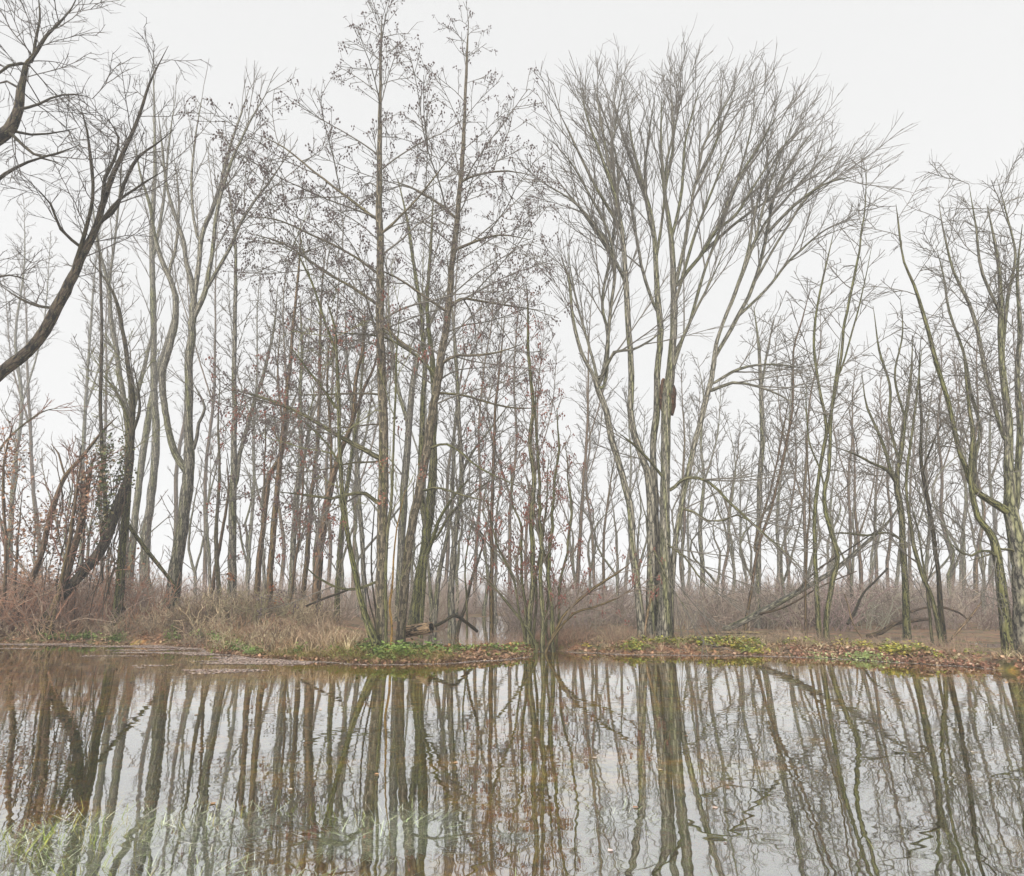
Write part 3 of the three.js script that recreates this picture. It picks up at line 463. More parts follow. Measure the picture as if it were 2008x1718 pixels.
tree({ label: 'right of two mossy stems that rise together, kinked like an elbow low down', D: 20.2, style: 'pole', bark: 'moss', moss: 0.45, tune: { d1: 1.4, a1: 1.0, l1: () => 1.7, trop: 0.05 }, stems: [
  { p: [1621, 1250, 17, 1623, 1200, 15, 1632, 1140, 14, 1642, 1096, 13, 1628, 1040, 12, 1616, 975, 12, 1626, 925, 10, 1629, 865, 9, 1632, 800, 7, 1640, 730, 5, 1650, 650, 3], from: 0.3 }, { p: [1618, 960, 6, 1606, 915, 5, 1588, 870, 5, 1580, 800, 4, 1584, 740, 2], dz: 0.4 } ] });
tree({ name: 'sapling', label: 'thin brown sapling just left of the two mossy stems', D: 20.8, style: 'pole', bark: 'brown', twig: 'brown', tune: { d1: 1.8, l1: () => 1.1 }, stems: [
  { p: [1579, 1256, 8, 1580, 1180, 7, 1582, 1100, 6, 1588, 1000, 5, 1583, 900, 4, 1578, 830, 3], from: 0.15 } ] });
tree({ label: 'branching grey tree with long left limbs between the mossy pair and the right edge', D: 23.5, style: 'oak', bark: 'moss', moss: 0.3, density: 0.8, stems: [
  { p: [1777, 1244, 22, 1775, 1150, 18, 1770, 1060, 17, 1766, 1000, 16, 1758, 945, 15, 1766, 890, 12, 1776, 820, 10, 1786, 740, 7, 1790, 660, 4], from: 0.4 },
  { p: [1757, 945, 10, 1740, 922, 9, 1710, 908, 7, 1675, 890, 6, 1640, 878, 3], dz: -1.4 }, { p: [1752, 935, 9, 1738, 890, 9, 1722, 848, 8, 1700, 800, 6, 1690, 730, 4], dz: 1.2 },
  { p: [1762, 900, 8, 1745, 830, 8, 1745, 760, 7, 1725, 690, 6, 1712, 600, 3], dz: 1.0 }, { p: [1775, 820, 7, 1755, 740, 6, 1770, 650, 4, 1765, 580, 2], dz: -0.7 }, { p: [1770, 1060, 7, 1740, 1045, 6, 1700, 1050, 6, 1650, 1045, 5, 1625, 1048, 3], dz: -1.6, bark: 'moss' } ] });
tree({ label: 'slender tan trunk leaning left, close left of the dark mossy stem on the right bank', D: 20, style: 'pole', bark: 'moss', moss: 0.2, stems: [
  { p: [1845, 1252, 14, 1836, 1205, 12, 1824, 1165, 11, 1806, 1125, 11, 1793, 1075, 10, 1783, 1010, 9, 1778, 940, 8, 1790, 850, 7, 1800, 760, 5, 1808, 680, 3], from: 0.4 }, { p: [1827, 1250, 9, 1822, 1190, 8, 1812, 1120, 6, 1805, 1060, 5, 1785, 980, 4], on: -1, d0: 0.5 } ] });
tree({ label: 'dark mossy stem on the right bank crossing the leaning tan trunk', D: 20.6, style: 'pole', bark: 'dark', moss: 0.6, stems: [
  { p: [1851, 1252, 16, 1845, 1190, 13, 1840, 1120, 12, 1832, 1060, 11, 1822, 1000, 11, 1812, 945, 10, 1806, 890, 9, 1808, 820, 7, 1802, 740, 5, 1806, 660, 3], from: 0.35 }, { p: [1808, 930, 6, 1830, 870, 5, 1850, 820, 4], dz: -0.5 } ] });
tree({ name: 'mossy_oak', label: 'big mossy multi trunked tree at the right edge with a thick limb reaching left', D: 16.8, wf: 0.8, style: 'oak', bark: 'grey', moss: 0.3, density: 1.5, len: 0.9, stems: [
  { p: [2012, 1260, 56, 2008, 1180, 44, 2002, 1110, 36, 1994, 1055, 34, 1984, 1010, 34, 1980, 960, 26, 1974, 890, 20, 1978, 820, 17, 1970, 750, 15, 1964, 650, 13, 1962, 560, 9, 1950, 470, 6, 1935, 400, 3], from: 0.5, flare: 1.2 },
  { p: [1975, 1252, 26, 1970, 1200, 23, 1963, 1140, 21, 1957, 1090, 19, 1944, 1050, 17, 1924, 1020, 13, 1910, 985, 12, 1902, 930, 10, 1908, 850, 10, 1900, 790, 8, 1890, 700, 5], on: -1, d0: -0.4, bark: 'moss', from: 0.6 },
  { p: [1984, 1010, 20, 1958, 992, 20, 1930, 975, 17, 1911, 958, 15, 1893, 912, 13, 1876, 870, 11, 1864, 800, 11, 1836, 720, 10, 1818, 640, 9, 1795, 565, 7, 1772, 510, 5, 1762, 440, 4, 1757, 400, 2], dz: -0.6, bark: 'moss', from: 0.35, label: 'thick moss covered limb' },
  { p: [1911, 955, 10, 1912, 900, 10, 1922, 840, 9, 1905, 770, 8, 1890, 690, 7, 1862, 610, 6, 1850, 540, 4, 1835, 480, 2], on: 2, dz: 0.8 },
  { p: [1972, 860, 12, 1950, 790, 10, 1925, 690, 9, 1905, 600, 8, 1870, 530, 6, 1850, 450, 4, 1840, 390, 2], dz: 0.7 },
  { p: [1990, 1000, 16, 1996, 930, 15, 2000, 850, 14, 1995, 760, 12, 2000, 640, 10, 1995, 540, 7, 2005, 440, 3], dz: -0.8 },
  { p: [1966, 690, 9, 1975, 600, 8, 1990, 500, 6, 1975, 420, 4, 1955, 350, 2], dz: 0.4 },
  { p: [1964, 620, 8, 1925, 540, 7, 1915, 450, 5, 1900, 360, 2], dz: -0.8 },
  { p: [1957, 1092, 7, 1930, 1078, 7, 1905, 1090, 6, 1880, 1080, 5, 1866, 1066, 3], on: 1, dz: -0.6, bark: 'moss', from: 0.2 },
  { p: [1998, 1085, 7, 1975, 1075, 6, 1935, 1090, 5, 1900, 1100, 3], dz: -0.7, bark: 'moss', from: 0.2 },
  { p: [2010, 1080, 16, 2030, 950, 16, 2050, 800, 13, 2060, 650, 10, 2070, 500, 6], dz: 0.9 },
] });

// ---- trees on the left
tree({ name: 'forked_tree', label: 'tall grey tree forking low in a V, left bank, with a straight right trunk', D: 27, wf: 0.8, style: 'fan', bark: 'grey', moss: 0.12, density: 0.55, len: 1.15, stems: [
  { p: [336, 1190, 40, 344, 1120, 31, 356, 1040, 28, 366, 960, 26, 371, 915, 25, 369, 830, 20, 371, 730, 19, 376, 650, 19, 378, 622, 18, 377, 570, 14, 365, 510, 11, 358, 465, 10, 342, 420, 8, 328, 370, 7, 318, 290, 5, 310, 220, 3], from: 0.62 },
  { p: [368, 925, 18, 345, 892, 17, 330, 845, 15, 322, 790, 15, 318, 730, 15, 332, 685, 15, 345, 615, 15, 343, 580, 13, 328, 535, 12, 304, 470, 10, 294, 405, 8, 275, 340, 5, 262, 260, 2], dz: 0.8, from: 0.55 },
  { p: [378, 600, 12, 390, 515, 11, 396, 460, 11, 412, 420, 9, 428, 380, 8, 442, 318, 7, 466, 244, 5, 490, 170, 2], dz: 1.0 },
  { p: [379, 625, 13, 402, 572, 12, 415, 500, 10, 430, 395, 9, 466, 290, 6, 500, 220, 4, 530, 172, 2], dz: -1.0 },
  { p: [402, 572, 8, 448, 489, 8, 481, 420, 7, 530, 354, 5, 560, 310, 3], on: 3, dz: -0.9 },
  { p: [390, 470, 7, 376, 380, 6, 382, 280, 5, 398, 180, 2], on: 2, dz: 0.7 },
  { p: [330, 540, 8, 345, 480, 7, 352, 400, 5, 340, 300, 3], on: 1, dz: 0.9 },
  { p: [379, 880, 9, 390, 830, 8, 402, 800, 7, 392, 775, 5, 378, 750, 3], dz: -0.6, from: 0.5 },
] });
tree({ label: 'pale misty tree behind the low forked tree, splitting into two high trunks', D: 40, style: 'fan', bark: 'grey', density: 0.5, len: 1.2, stems: [
  { p: [283, 1160, 26, 284, 1080, 24, 294, 990, 22, 306, 890, 20, 303, 790, 18, 301, 690, 17, 301, 600, 16, 298, 470, 13, 304, 310, 9, 302, 200, 5, 300, 110, 2], from: 0.5 },
  { p: [262, 1050, 18, 275, 930, 18, 290, 830, 17, 308, 730, 14, 330, 660, 10, 345, 600, 6], dz: 1.5, on: -1, d0: 1.5 }, { p: [300, 500, 9, 320, 400, 8, 330, 290, 5, 345, 180, 2], dz: -1 } ] });
tree({ label: 'pale misty tree forking behind the vine hung thicket, left bank', D: 36, style: 'fan', bark: 'grey', density: 0.5, stems: [
  { p: [240, 1130, 24, 246, 1000, 22, 252, 900, 20, 250, 820, 18, 238, 760, 14, 228, 690, 13, 220, 640, 12, 212, 560, 10, 190, 470, 7, 180, 380, 4], from: 0.55 },
  { p: [252, 830, 12, 272, 760, 12, 288, 700, 10, 300, 640, 7], dz: 0.8 }, { p: [212, 570, 7, 225, 470, 6, 235, 380, 5, 240, 280, 2], dz: -0.7 } ] });
tree({ name: 'leaning_tree', label: 'dark trunk sweeping in from the left edge and bending up to the right', D: 16.2, wf: 0.82, style: 'oak', bark: 'dark', twig: 'dark', moss: 0.15, density: 1.25, len: 0.9, stems: [
  { p: [-210, 1240, 60, -170, 1050, 48, -110, 880, 40, -50, 780, 32, 0, 731, 27, 60, 682, 25, 112, 605, 23, 140, 548, 21, 166, 490, 19, 190, 440, 15, 205, 390, 13, 222, 340, 11, 250, 280, 9, 275, 220, 7, 295, 160, 5, 330, 90, 2], from: 0.5 },
  { p: [140, 548, 11, 152, 500, 11, 168, 455, 10, 180, 390, 8, 178, 310, 7, 170, 250, 5, 155, 200, 2], dz: -0.9 },
  { p: [190, 440, 10, 225, 410, 9, 245, 360, 8, 270, 310, 7, 310, 280, 4, 345, 250, 2], dz: 0.8 },
  { p: [200, 410, 9, 205, 350, 8, 225, 310, 7, 232, 270, 5, 210, 230, 3], dz: -1.2 },
  { p: [165, 490, 8, 120, 450, 7, 100, 400, 5, 70, 370, 2], dz: -1.2 },
  { p: [110, 605, 8, 75, 600, 7, 40, 585, 5, 0, 560, 3], dz: 1.0 },
  { p: [175, 470, 8, 225, 400, 7, 280, 360, 5, 330, 330, 2], dz: -0.8 },
] });
tree({ name: 'overhanging_tree', label: 'dark tree leaning into the top left corner with crooked spreading boughs', D: 13.6, wf: 0.66, style: 'oak', bark: 'dark', twig: 'dark', moss: 0.1, density: 1.25, len: 0.85, stems: [
  { p: [-420, 1250, 80, -330, 900, 64, -220, 600, 54, -110, 400, 46, -40, 300, 40, 10, 262, 34, 32, 225, 26, 40, 180, 22, 50, 135, 15, 66, 110, 12, 90, 70, 9, 112, 48, 7, 140, 15, 4, 160, -30, 2], from: 0.55 },
  { p: [62, 122, 9, 70, 70, 8, 78, 30, 6, 74, -20, 3], dz: 0.5 }, { p: [58, 128, 10, 28, 122, 9, 0, 142, 8, -30, 160, 5], dz: -0.6 },
  { p: [38, 215, 9, 70, 208, 8, 110, 190, 6, 150, 185, 4, 185, 195, 2], dz: -0.8 }, { p: [20, 262, 10, 50, 290, 9, 80, 308, 7, 120, 298, 6, 155, 285, 3], dz: -0.5 },
  { p: [-40, 380, 12, 0, 348, 11, 40, 325, 8, 85, 310, 6, 130, 330, 3], dz: 0.9, on: 0 }, { p: [20, 255, 9, 60, 265, 7, 110, 260, 5, 155, 250, 2], dz: 1.1 },
  { p: [42, 178, 8, 15, 160, 6, -15, 170, 4], dz: 0.8 }, { p: [-120, 560, 14, -60, 540, 11, -20, 545, 8, 25, 540, 5, 60, 552, 3], dz: 0.6 },
] });
tree({ name: 'vine_hung_tree', label: 'dark trunk leaning right out of the left bank brambles, wrapped in ivy', D: 22.6, wf: 0.9, style: 'pole', bark: 'dark', moss: 0.3, stems: [
  { p: [86, 1216, 16, 120, 1172, 20, 158, 1128, 19, 203, 1070, 21, 230, 992, 20, 248, 942, 17, 256, 880, 13, 260, 830, 12, 258, 780, 11, 251, 710, 9, 240, 650, 8, 228, 590, 7, 208, 550, 5, 175, 509, 3], from: 0.55, dz: 0.6 },
  { p: [212, 1040, 9, 205, 960, 9, 200, 880, 8, 197, 780, 7, 199, 650, 6, 196, 520, 5, 190, 450, 2], dz: -0.5, from: 0.4 },
  { p: [256, 860, 7, 275, 800, 6, 262, 720, 4], dz: -0.5 } ] });
tree({ name: 'leaning_dead_tree', label: 'rusty brown trunk leaning right in the left bank thicket, snapped off at the top', D: 22.4, style: 'pole', bark: 'brown', twig: 'red', stems: [
  { p: [98, 1212, 20, 130, 1130, 20, 150, 1060, 18, 163, 1000, 17, 172, 950, 15, 182, 900, 12], from: 0.3, len: 0.6 }, { p: [108, 1200, 11, 125, 1120, 10, 140, 1040, 9, 150, 960, 7, 160, 900, 4], on: -1, d0: -0.4 } ] });
tree({ name: 'leaning_dead_tree', label: 'thin bent grey trunk leaning right at far left, branching above the brambles', D: 23, style: 'oak', bark: 'brown', moss: 0.15, twig: 'brown', density: 0.7, stems: [
  { p: [38, 1190, 17, 58, 1140, 16, 80, 1090, 15, 100, 1003, 14, 126, 938, 12, 164, 892, 10, 195, 852, 7, 232, 815, 4], from: 0.35 }, { p: [128, 935, 6, 115, 890, 5, 100, 870, 3], dz: 0.4 }, { p: [120, 1010, 5, 122, 960, 5, 112, 920, 3], dz: -0.4 } ] });
tree({ label: 'mossy upright trunk right of the ivy wrapped one, with a curled vine at its neck', D: 23.4, style: 'pole', bark: 'moss', moss: 0.5, twig: 'moss', stems: [
  { p: [230, 1190, 24, 236, 1120, 22, 243, 1040, 20, 250, 960, 18, 254, 890, 17, 250, 830, 14, 240, 790, 10, 222, 760, 7, 190, 725, 3], from: 0.5 }, { p: [252, 865, 12, 258, 800, 10, 254, 740, 8, 244, 680, 5], dz: 0.4 } ] });
tree({ label: 'thin bare sapling with many side twigs at the left edge above the brambles', D: 22.8, style: 'shrub', bark: 'brown', twig: 'red', density: 0.7, stems: [
  { p: [5, 1190, 9, 12, 1080, 8, 5, 960, 7, 12, 880, 5, 30, 820, 3], from: 0.2 }, { p: [28, 1190, 8, 35, 1060, 6, 44, 960, 4], on: -1, d0: 0.4 }, { p: [-20, 1190, 10, -30, 1000, 8, 0, 880, 6, 50, 830, 5, 90, 805, 3, 120, 800, 2], on: -1, d0: -0.5, bark: 'moss' } ] });

// ---- the stand of slender trunks between the forked tree and the alders
tree({ label: 'straight grey trunk with a right hand side stem, right of the forked tree', D: 31, style: 'pole', stems: [
  { p: [454, 1190, 25, 455, 1100, 22, 457, 1000, 20, 458, 900, 17, 459, 800, 14, 460, 690, 12, 461, 580, 10, 462, 480, 8, 452, 400, 6, 440, 320, 3], from: 0.4 }, { p: [462, 950, 13, 472, 884, 12, 494, 806, 11, 518, 728, 9, 536, 650, 7, 545, 560, 4], dz: 0.9 } ] });
tree({ name: 'birch_tree', label: 'slim pale speckled stem just right of the forked tree, green at its foot', D: 29, style: 'oak', bark: 'alder', density: 0.7, len: 0.8, stems: [
  { p: [430, 1190, 14, 426, 1120, 13, 424, 1040, 11, 427, 980, 9, 430, 900, 7, 428, 820, 5, 432, 740, 3], from: 0.2 }, { p: [412, 1185, 12, 425, 1100, 10, 440, 1020, 8, 448, 960, 6, 444, 900, 4], on: -1, d0: 0.6, bark: 'brown' } ] });
tree({ label: 'grey brown trunk with an arm joining from the left, left of the rusty leaved trunk', D: 28, style: 'pole', bark: 'brown', stems: [
  { p: [502, 1195, 18, 508, 1110, 16, 517, 1030, 14, 528, 940, 12, 542, 905, 10, 555, 880, 8, 562, 800, 6, 560, 700, 4], from: 0.5 }, { p: [517, 1030, 7, 520, 900, 6, 522, 790, 4], dz: 0.4 } ] });
tree({ label: 'brown trunk with a few rusty leaves low down, midway between forked tree and alders', D: 25.5, style: 'pole', bark: 'brown', moss: 0.25, stems: [
  { p: [526, 1205, 21, 531, 1110, 18, 538, 1020, 16, 548, 920, 14, 556, 840, 12, 566, 740, 10, 574, 650, 9, 585, 540, 7, 590, 440, 4], from: 0.4 }, { p: [556, 840, 7, 545, 740, 6, 550, 640, 4], dz: 0.7 } ] });
tree({ label: 'misty slim trunk right of the rusty leaved trunk', D: 36, style: 'pole', stems: [
  { p: [570, 1188, 18, 574, 1090, 16, 580, 980, 14, 590, 880, 12, 588, 780, 10, 592, 680, 8, 588, 580, 5], from: 0.35 }, { p: [582, 960, 8, 605, 860, 7, 615, 760, 5], dz: 0.8 } ] });
tree({ label: 'brown slanting trunk between misty slim trunk and the thick green footed one', D: 32, style: 'pole', bark: 'brown', stems: [
  { p: [592, 1190, 15, 600, 1110, 14, 606, 1040, 13, 612, 960, 12, 622, 880, 11, 626, 780, 10, 627, 690, 8, 630, 580, 6, 640, 480, 3], from: 0.35 } ] });
tree({ label: 'thick trunk green at its foot, slanting right and forking, left of the alders', D: 26, style: 'pole', bark: 'brown', moss: 0.25, stems: [
  { p: [617, 1205, 26, 624, 1110, 24, 634, 1030, 22, 650, 950, 19, 668, 890, 16, 690, 830, 13, 699, 740, 11, 712, 680, 8, 716, 600, 5], from: 0.45 }, { p: [694, 815, 9, 715, 760, 9, 734, 720, 7, 745, 650, 4], dz: 0.7 }, { p: [650, 950, 9, 648, 850, 8, 642, 740, 6, 648, 640, 4], dz: -0.8 } ] });
tree({ label: 'slim grey trunk slanting right behind the mossy leaning alder stem', D: 30, style: 'pole', bark: 'moss', moss: 0.25, stems: [
  { p: [660, 1200, 17, 664, 1120, 15, 670, 1040, 13, 680, 960, 12, 692, 880, 10, 705, 790, 8, 712, 700, 6, 722, 600, 3], from: 0.4 } ] });
tree({ label: 'thin leaning stem in the stand left of the alders, beside the thick green footed trunk', D: 27, style: 'pole', bark: 'brown', stems: [
  { p: [566, 1200, 8, 580, 1100, 7, 590, 1000, 6, 596, 900, 5, 610, 800, 3], from: 0.3 } ] });
tree({ label: 'grey misty trunk low behind the straight alder, right of it', D: 37, style: 'pole', stems: [
  { p: [714, 1195, 14, 712, 1100, 13, 706, 1000, 12, 700, 900, 11, 690, 800, 9, 680, 700, 7, 676, 590, 4], from: 0.35 }, { p: [702, 920, 7, 722, 830, 6, 730, 740, 4], dz: 0.6 } ] });

// ---- tall thin trees deep in the mist; from the picture nothing tells these apart
const mist = [
  // x base, D, top y, lean px, width
  [20, 44, 330, 30, 18], [75, 50, 420, -30, 16], [150, 46, 360, 40, 18], [195, 52, 450, 20, 15], [330, 52, 300, 60, 16], [400, 48, 330, 30, 15], [480, 50, 420, 40, 14],
  [545, 46, 400, 20, 14], [640, 48, 380, 20, 14], [690, 44, 480, 25, 13], [735, 50, 420, 40, 13], [830, 46, 330, 0, 14], [870, 50, 350, 40, 14], [930, 42, 430, 35, 13], [1000, 45, 480, 15, 14], [1035, 52, 560, 30, 12],
  [1130, 36, 500, 30, 15], [1165, 44, 640, -20, 12], [1185, 33, 760, 12, 12], [1225, 46, 700, 15, 13], [1350, 40, 640, -25, 13], [1375, 33, 640, 0, 18], [1420, 44, 760, 30, 12], [1455, 50, 800, -10, 11], [1520, 40, 640, 30, 14], [1545, 46, 700, 20, 12],
  [1575, 34, 520, 30, 13], [1660, 40, 640, 15, 13], [1690, 34, 720, -20, 14], [1715, 46, 700, 10, 14], [1745, 40, 640, -15, 12], [1815, 36, 640, 15, 13], [1860, 38, 600, -20, 15], [1885, 46, 680, 15, 15], [1915, 34, 560, 10, 15], [1950, 44, 640, -10, 16], [1985, 38, 560, 20, 18], [2040, 34, 480, -20, 20], [1630, 50, 760, 5, 12], [1790, 50, 720, -10, 12], [1340, 52, 720, 15, 11],
];
const mistLabels = [[-1, 420, 'tall bare tree fading pale into the mist at far left', 'misty trees far left'], [420, 760, 'thin pale tree in the mist behind the left stand of trunks', 'misty trees behind the left stand'], [760, 1200, 'thin pale tree in the mist behind the flooded gap', 'misty trees behind the gap'], [1200, 1600, 'thin pale tree in the mist behind the great tree', 'misty trees behind the great tree'], [1600, 3000, 'thin misty tree in the thicket behind the right bank', 'misty trees behind the right bank']];
const ORD = ['first', 'second', 'third', 'fourth', 'fifth', 'sixth', 'seventh', 'eighth', 'ninth', 'tenth', 'eleventh', 'twelfth', 'thirteenth', 'fourteenth', 'fifteenth'];
mist.sort((a, b) => a[0] - b[0]);
const seenIn = {};
for (const [x, near, top0, lean, w0] of mist) {
  const D = near * 1.42, ty = top0 + 60, w = w0 * 0.85, R = rng(x * 31 + 7), [, , words, group] = mistLabels.find(([a, b]) => x >= a && x < b), by = 1196, p = [], fork = 0.35 + 0.25 * R();
  const label = `${words}, ${ORD[seenIn[group] = (seenIn[group] ?? -1) + 1]} from left`;
  for (let k = 0; k <= 6; k++) { const t = k / 6; p.push(x + lean * t + R.g() * 9 * (k ? 1 : 0), lerp(by, ty, t), w * Math.pow(1 - t * 0.93, 0.85)); }
  const i = Math.round(fork * 6), fx = p[i * 3], fy = p[i * 3 + 1], s = R() < 0.5 ? -1 : 1, h = fy - ty;
  tree({ label, group, D, style: 'pole', bark: R() < 0.5 ? 'grey' : 'brown', twig: x > 1600 ? 'brown' : 'grey', stems: [{ p, from: 0.3 }, { p: [fx, fy, p[i * 3 + 2] * 0.62, fx + s * h * 0.10, fy - h * 0.35, p[i * 3 + 2] * 0.45, fx + s * h * 0.14, fy - h * 0.8, 3], dz: R.g() * 2 }] });
}
// low saplings that make the tangle at mid height
const sapSeen = {};
for (let k = 0; k < 44; k++) {
  const R = rng(9000 + k * 17), x = 15 + k * 46 + R.g() * 14, D = R.r(31, 50), ty = R.r(780, 1020), by = 1200, group = x < 420 ? 'misty saplings far left' : x < 850 ? 'misty saplings behind the left stand' : x < 1200 ? 'misty saplings behind the gap' : x < 1600 ? 'misty saplings behind the great tree' : 'misty saplings behind the right bank';
  const p = []; for (let j = 0; j <= 4; j++) p.push(x + R.g() * 10 * j * 0.6, lerp(by, ty, j / 4), 11 * (1 - j / 4.6));
  tree({ name: 'misty_sapling', label: `low twiggy ${group.replace('saplings', 'sapling')}, ${ORD[sapSeen[group] = (sapSeen[group] ?? -1) + 1]} from left`, group, D, style: 'shrub', bark: 'grey', twig: R() < 0.5 ? 'grey' : 'brown', density: 0.5, len: 1.5, wob: 0.12, stems: [{ p, from: 0.15 }, { p: [p[3], p[4], 7, x + R.g() * 60, lerp(by, ty, 0.6), 5, x + R.g() * 110, lerp(by, ty, 0.95), 2], dz: R.g() * 1.5 }] });
}
// ---------------------------------------------------------------- fallen wood
function logThing(name, label, category, segs) {   // segs: [{p: [x, y, w, D, ...], mat, part}]
  const parts = segs.map((s) => { const pts = [], rad = []; for (let i = 0; i < s.p.length; i += 4) { pts.push(P(s.p[i], s.p[i + 1], s.p[i + 3])); rad.push(s.p[i + 2] / 2 * scaleAt(s.p[i + 1], s.p[i + 3])); } return { ...s, ...resample(pts, rad, 0.25) }; });
  const root = new THREE.Group(), b = parts[0].pts[0]; root.position.copy(b);
  parts.forEach((s, k) => { const t = new Tubes(b); t.add(s.pts, s.rad, Math.max(5, sidesOf(s.rad[0])), { rough: 0.22, seed: k * 3 + b.x, tint: mossTint(s.moss ?? 0.15, Math.abs(b.x) + k) }); t.mesh(s.part ?? (k ? 'side_branch' : 'trunk'), M[s.mat ?? 'brown'], root); });
  return top(root, name, label, category);
}
{ // the hollow log on the spit: a shell with a dark open end
  const a = P(790, 1240, 18.6), b = P(846, 1230, 18.2), L = a.distanceTo(b), r = 0.15, root = new THREE.Group(); root.position.copy(a); root.quaternion.setFromUnitVectors(YUP, b.clone().sub(a).normalize());
  const mk = (prof, seed) => { const g = new THREE.LatheGeometry(prof.map(([x, y]) => new THREE.Vector2(x, y)), 20), p = g.attributes.position, c = []; for (let k = 0; k < p.count; k++) { const q = 1 + 0.16 * (vnoise(p.getX(k) * 9 + seed, p.getY(k) * 5, p.getZ(k) * 9) - 0.5); p.setX(k, p.getX(k) * q); p.setZ(k, p.getZ(k) * q); c.push(1, 1, 1); } g.setAttribute('color', new THREE.Float32BufferAttribute(c, 3)); g.computeVertexNormals(); return g; };
  const shell = shade(new THREE.Mesh(mk([[0.001, 0], [r * 0.95, 0.0], [r, 0.1], [r * 1.02, L * 0.3], [r, L * 0.6], [r * 1.04, L * 0.85], [r, L], [r * 0.78, L + 0.004]], 3), M.wood)); shell.name = 'bark_shell';
  const hollow = shade(new THREE.Mesh(mk([[r * 0.78, L + 0.003], [r * 0.74, L - 0.05], [r * 0.66, L - 0.3], [r * 0.4, L - 0.5], [0.001, L - 0.52]], 5), M.dark)); hollow.name = 'hollow_end'; hollow.userData.label = 'dark rotted hollow at the log end';
  root.add(shell, hollow); top(root, 'hollow_log', 'pale brown hollow log lying at the foot of the alders, dark open end facing right', 'log');
}
logThing('bent_branch', 'dark dead branch bent like a roof over the flooded gap, right of the hollow log', 'branch', [{ p: [846, 1230, 7, 18.3, 866, 1222, 7, 18.6, 891, 1207, 7, 19.0, 912, 1219, 7, 19.6, 936, 1238, 6, 20.2], mat: 'dark' }]);
logThing('fallen_tree', 'long bare grey trunk leaning diagonally from the ground up through the right bank trees', 'fallen tree', [
  { p: [1418, 1236, 12, 23, 1450, 1222, 13, 23, 1500, 1196, 13, 23.2, 1560, 1163, 11, 23.5, 1630, 1122, 9, 24, 1690, 1072, 7, 24.5, 1745, 1020, 5, 25, 1768, 985, 3, 25.2], mat: 'grey', moss: 0.2 },
  { p: [1560, 1163, 5, 23.5, 1600, 1120, 4, 23.2, 1660, 1080, 3, 23, 1720, 1040, 2, 23], mat: 'dark' }, { p: [1480, 1206, 5, 23.1, 1540, 1190, 4, 22.6, 1610, 1150, 3, 22.2, 1680, 1120, 2, 22], mat: 'brown' }]);
logThing('fallen_log', 'long pale fallen log lying level behind the right bank', 'log', [{ p: [1375, 1242, 6, 22.6, 1440, 1240, 7, 22.4, 1520, 1243, 7, 22.2, 1603, 1251, 7, 21.8], mat: 'wood' }]);
logThing('fallen_log', 'thinner pale fallen log just below the long level one, behind the right bank', 'log', [{ p: [1390, 1251, 5, 21.9, 1460, 1249, 5, 21.8, 1540, 1247, 5, 21.7, 1590, 1254, 5, 21.4], mat: 'wood' }]);
logThing('fallen_log', 'thin level dead branch left of the great tree foot', 'log', [{ p: [1160, 1247, 4, 22.4, 1210, 1244, 5, 22.2, 1268, 1247, 5, 22.0], mat: 'wood' }]);
logThing('fallen_tree', 'mossy brown fallen trunk arching low behind the right bank', 'fallen tree', [
  { p: [1700, 1248, 8, 24, 1728, 1240, 9, 24, 1752, 1224, 8, 24, 1790, 1217, 8, 24.2, 1826, 1213, 6, 24.5], mat: 'brown', moss: 0.3 }, { p: [1786, 1200, 5, 25.2, 1815, 1192, 5, 25.4, 1850, 1191, 5, 25.6, 1885, 1204, 4, 25.6, 1900, 1218, 3, 25.6], mat: 'brown' }, { p: [1662, 1224, 6, 24.2, 1676, 1200, 6, 24.4, 1692, 1165, 5, 24.8, 1716, 1140, 4, 25.2, 1740, 1115, 4, 25.6], mat: 'dark' }]);
logThing('leaning_pole', 'pale dead stick leaning right on the bank beside the dark mossy stem', 'stick', [{ p: [1860, 1260, 5, 19.2, 1884, 1232, 5, 19.2, 1908, 1204, 4, 19.4, 1925, 1180, 2, 19.6], mat: 'wood' }]);
logThing('leaning_pole', 'thin pale dead stick leaning left behind the two mossy stems', 'stick', [{ p: [1690, 1250, 4, 21, 1672, 1222, 4, 21, 1664, 1190, 3, 21.2, 1656, 1165, 2, 21.4], mat: 'wood' }]);
logThing('leaning_pole', 'thin pale dead pole leaning against the foot of the great tree', 'stick', [{ p: [1264, 1252, 5, 19.6, 1268, 1212, 5, 19.8, 1278, 1170, 4, 20, 1285, 1150, 3, 20.1], mat: 'wood' }]);
logThing('leaning_pole', 'mossy fallen pole slanting from the ivy tree down to the forked tree foot', 'stick', [{ p: [252, 1030, 8, 23.5, 282, 1072, 8, 24, 314, 1112, 7, 24.5, 345, 1152, 6, 25], mat: 'moss', moss: 0.4 }]);
logThing('leaning_pole', 'dark straight dead pole slanting across the trunks left of the alders', 'stick', [{ p: [600, 1188, 4, 22, 640, 1172, 5, 21.6, 682, 1157, 4, 21.2], mat: 'dark' }]);
logThing('fallen_log', 'short pale curved log end lying under the forked tree, left bank', 'log', [{ p: [212, 1183, 5, 24, 228, 1186, 7, 24, 244, 1194, 7, 23.8], mat: 'wood' }]);

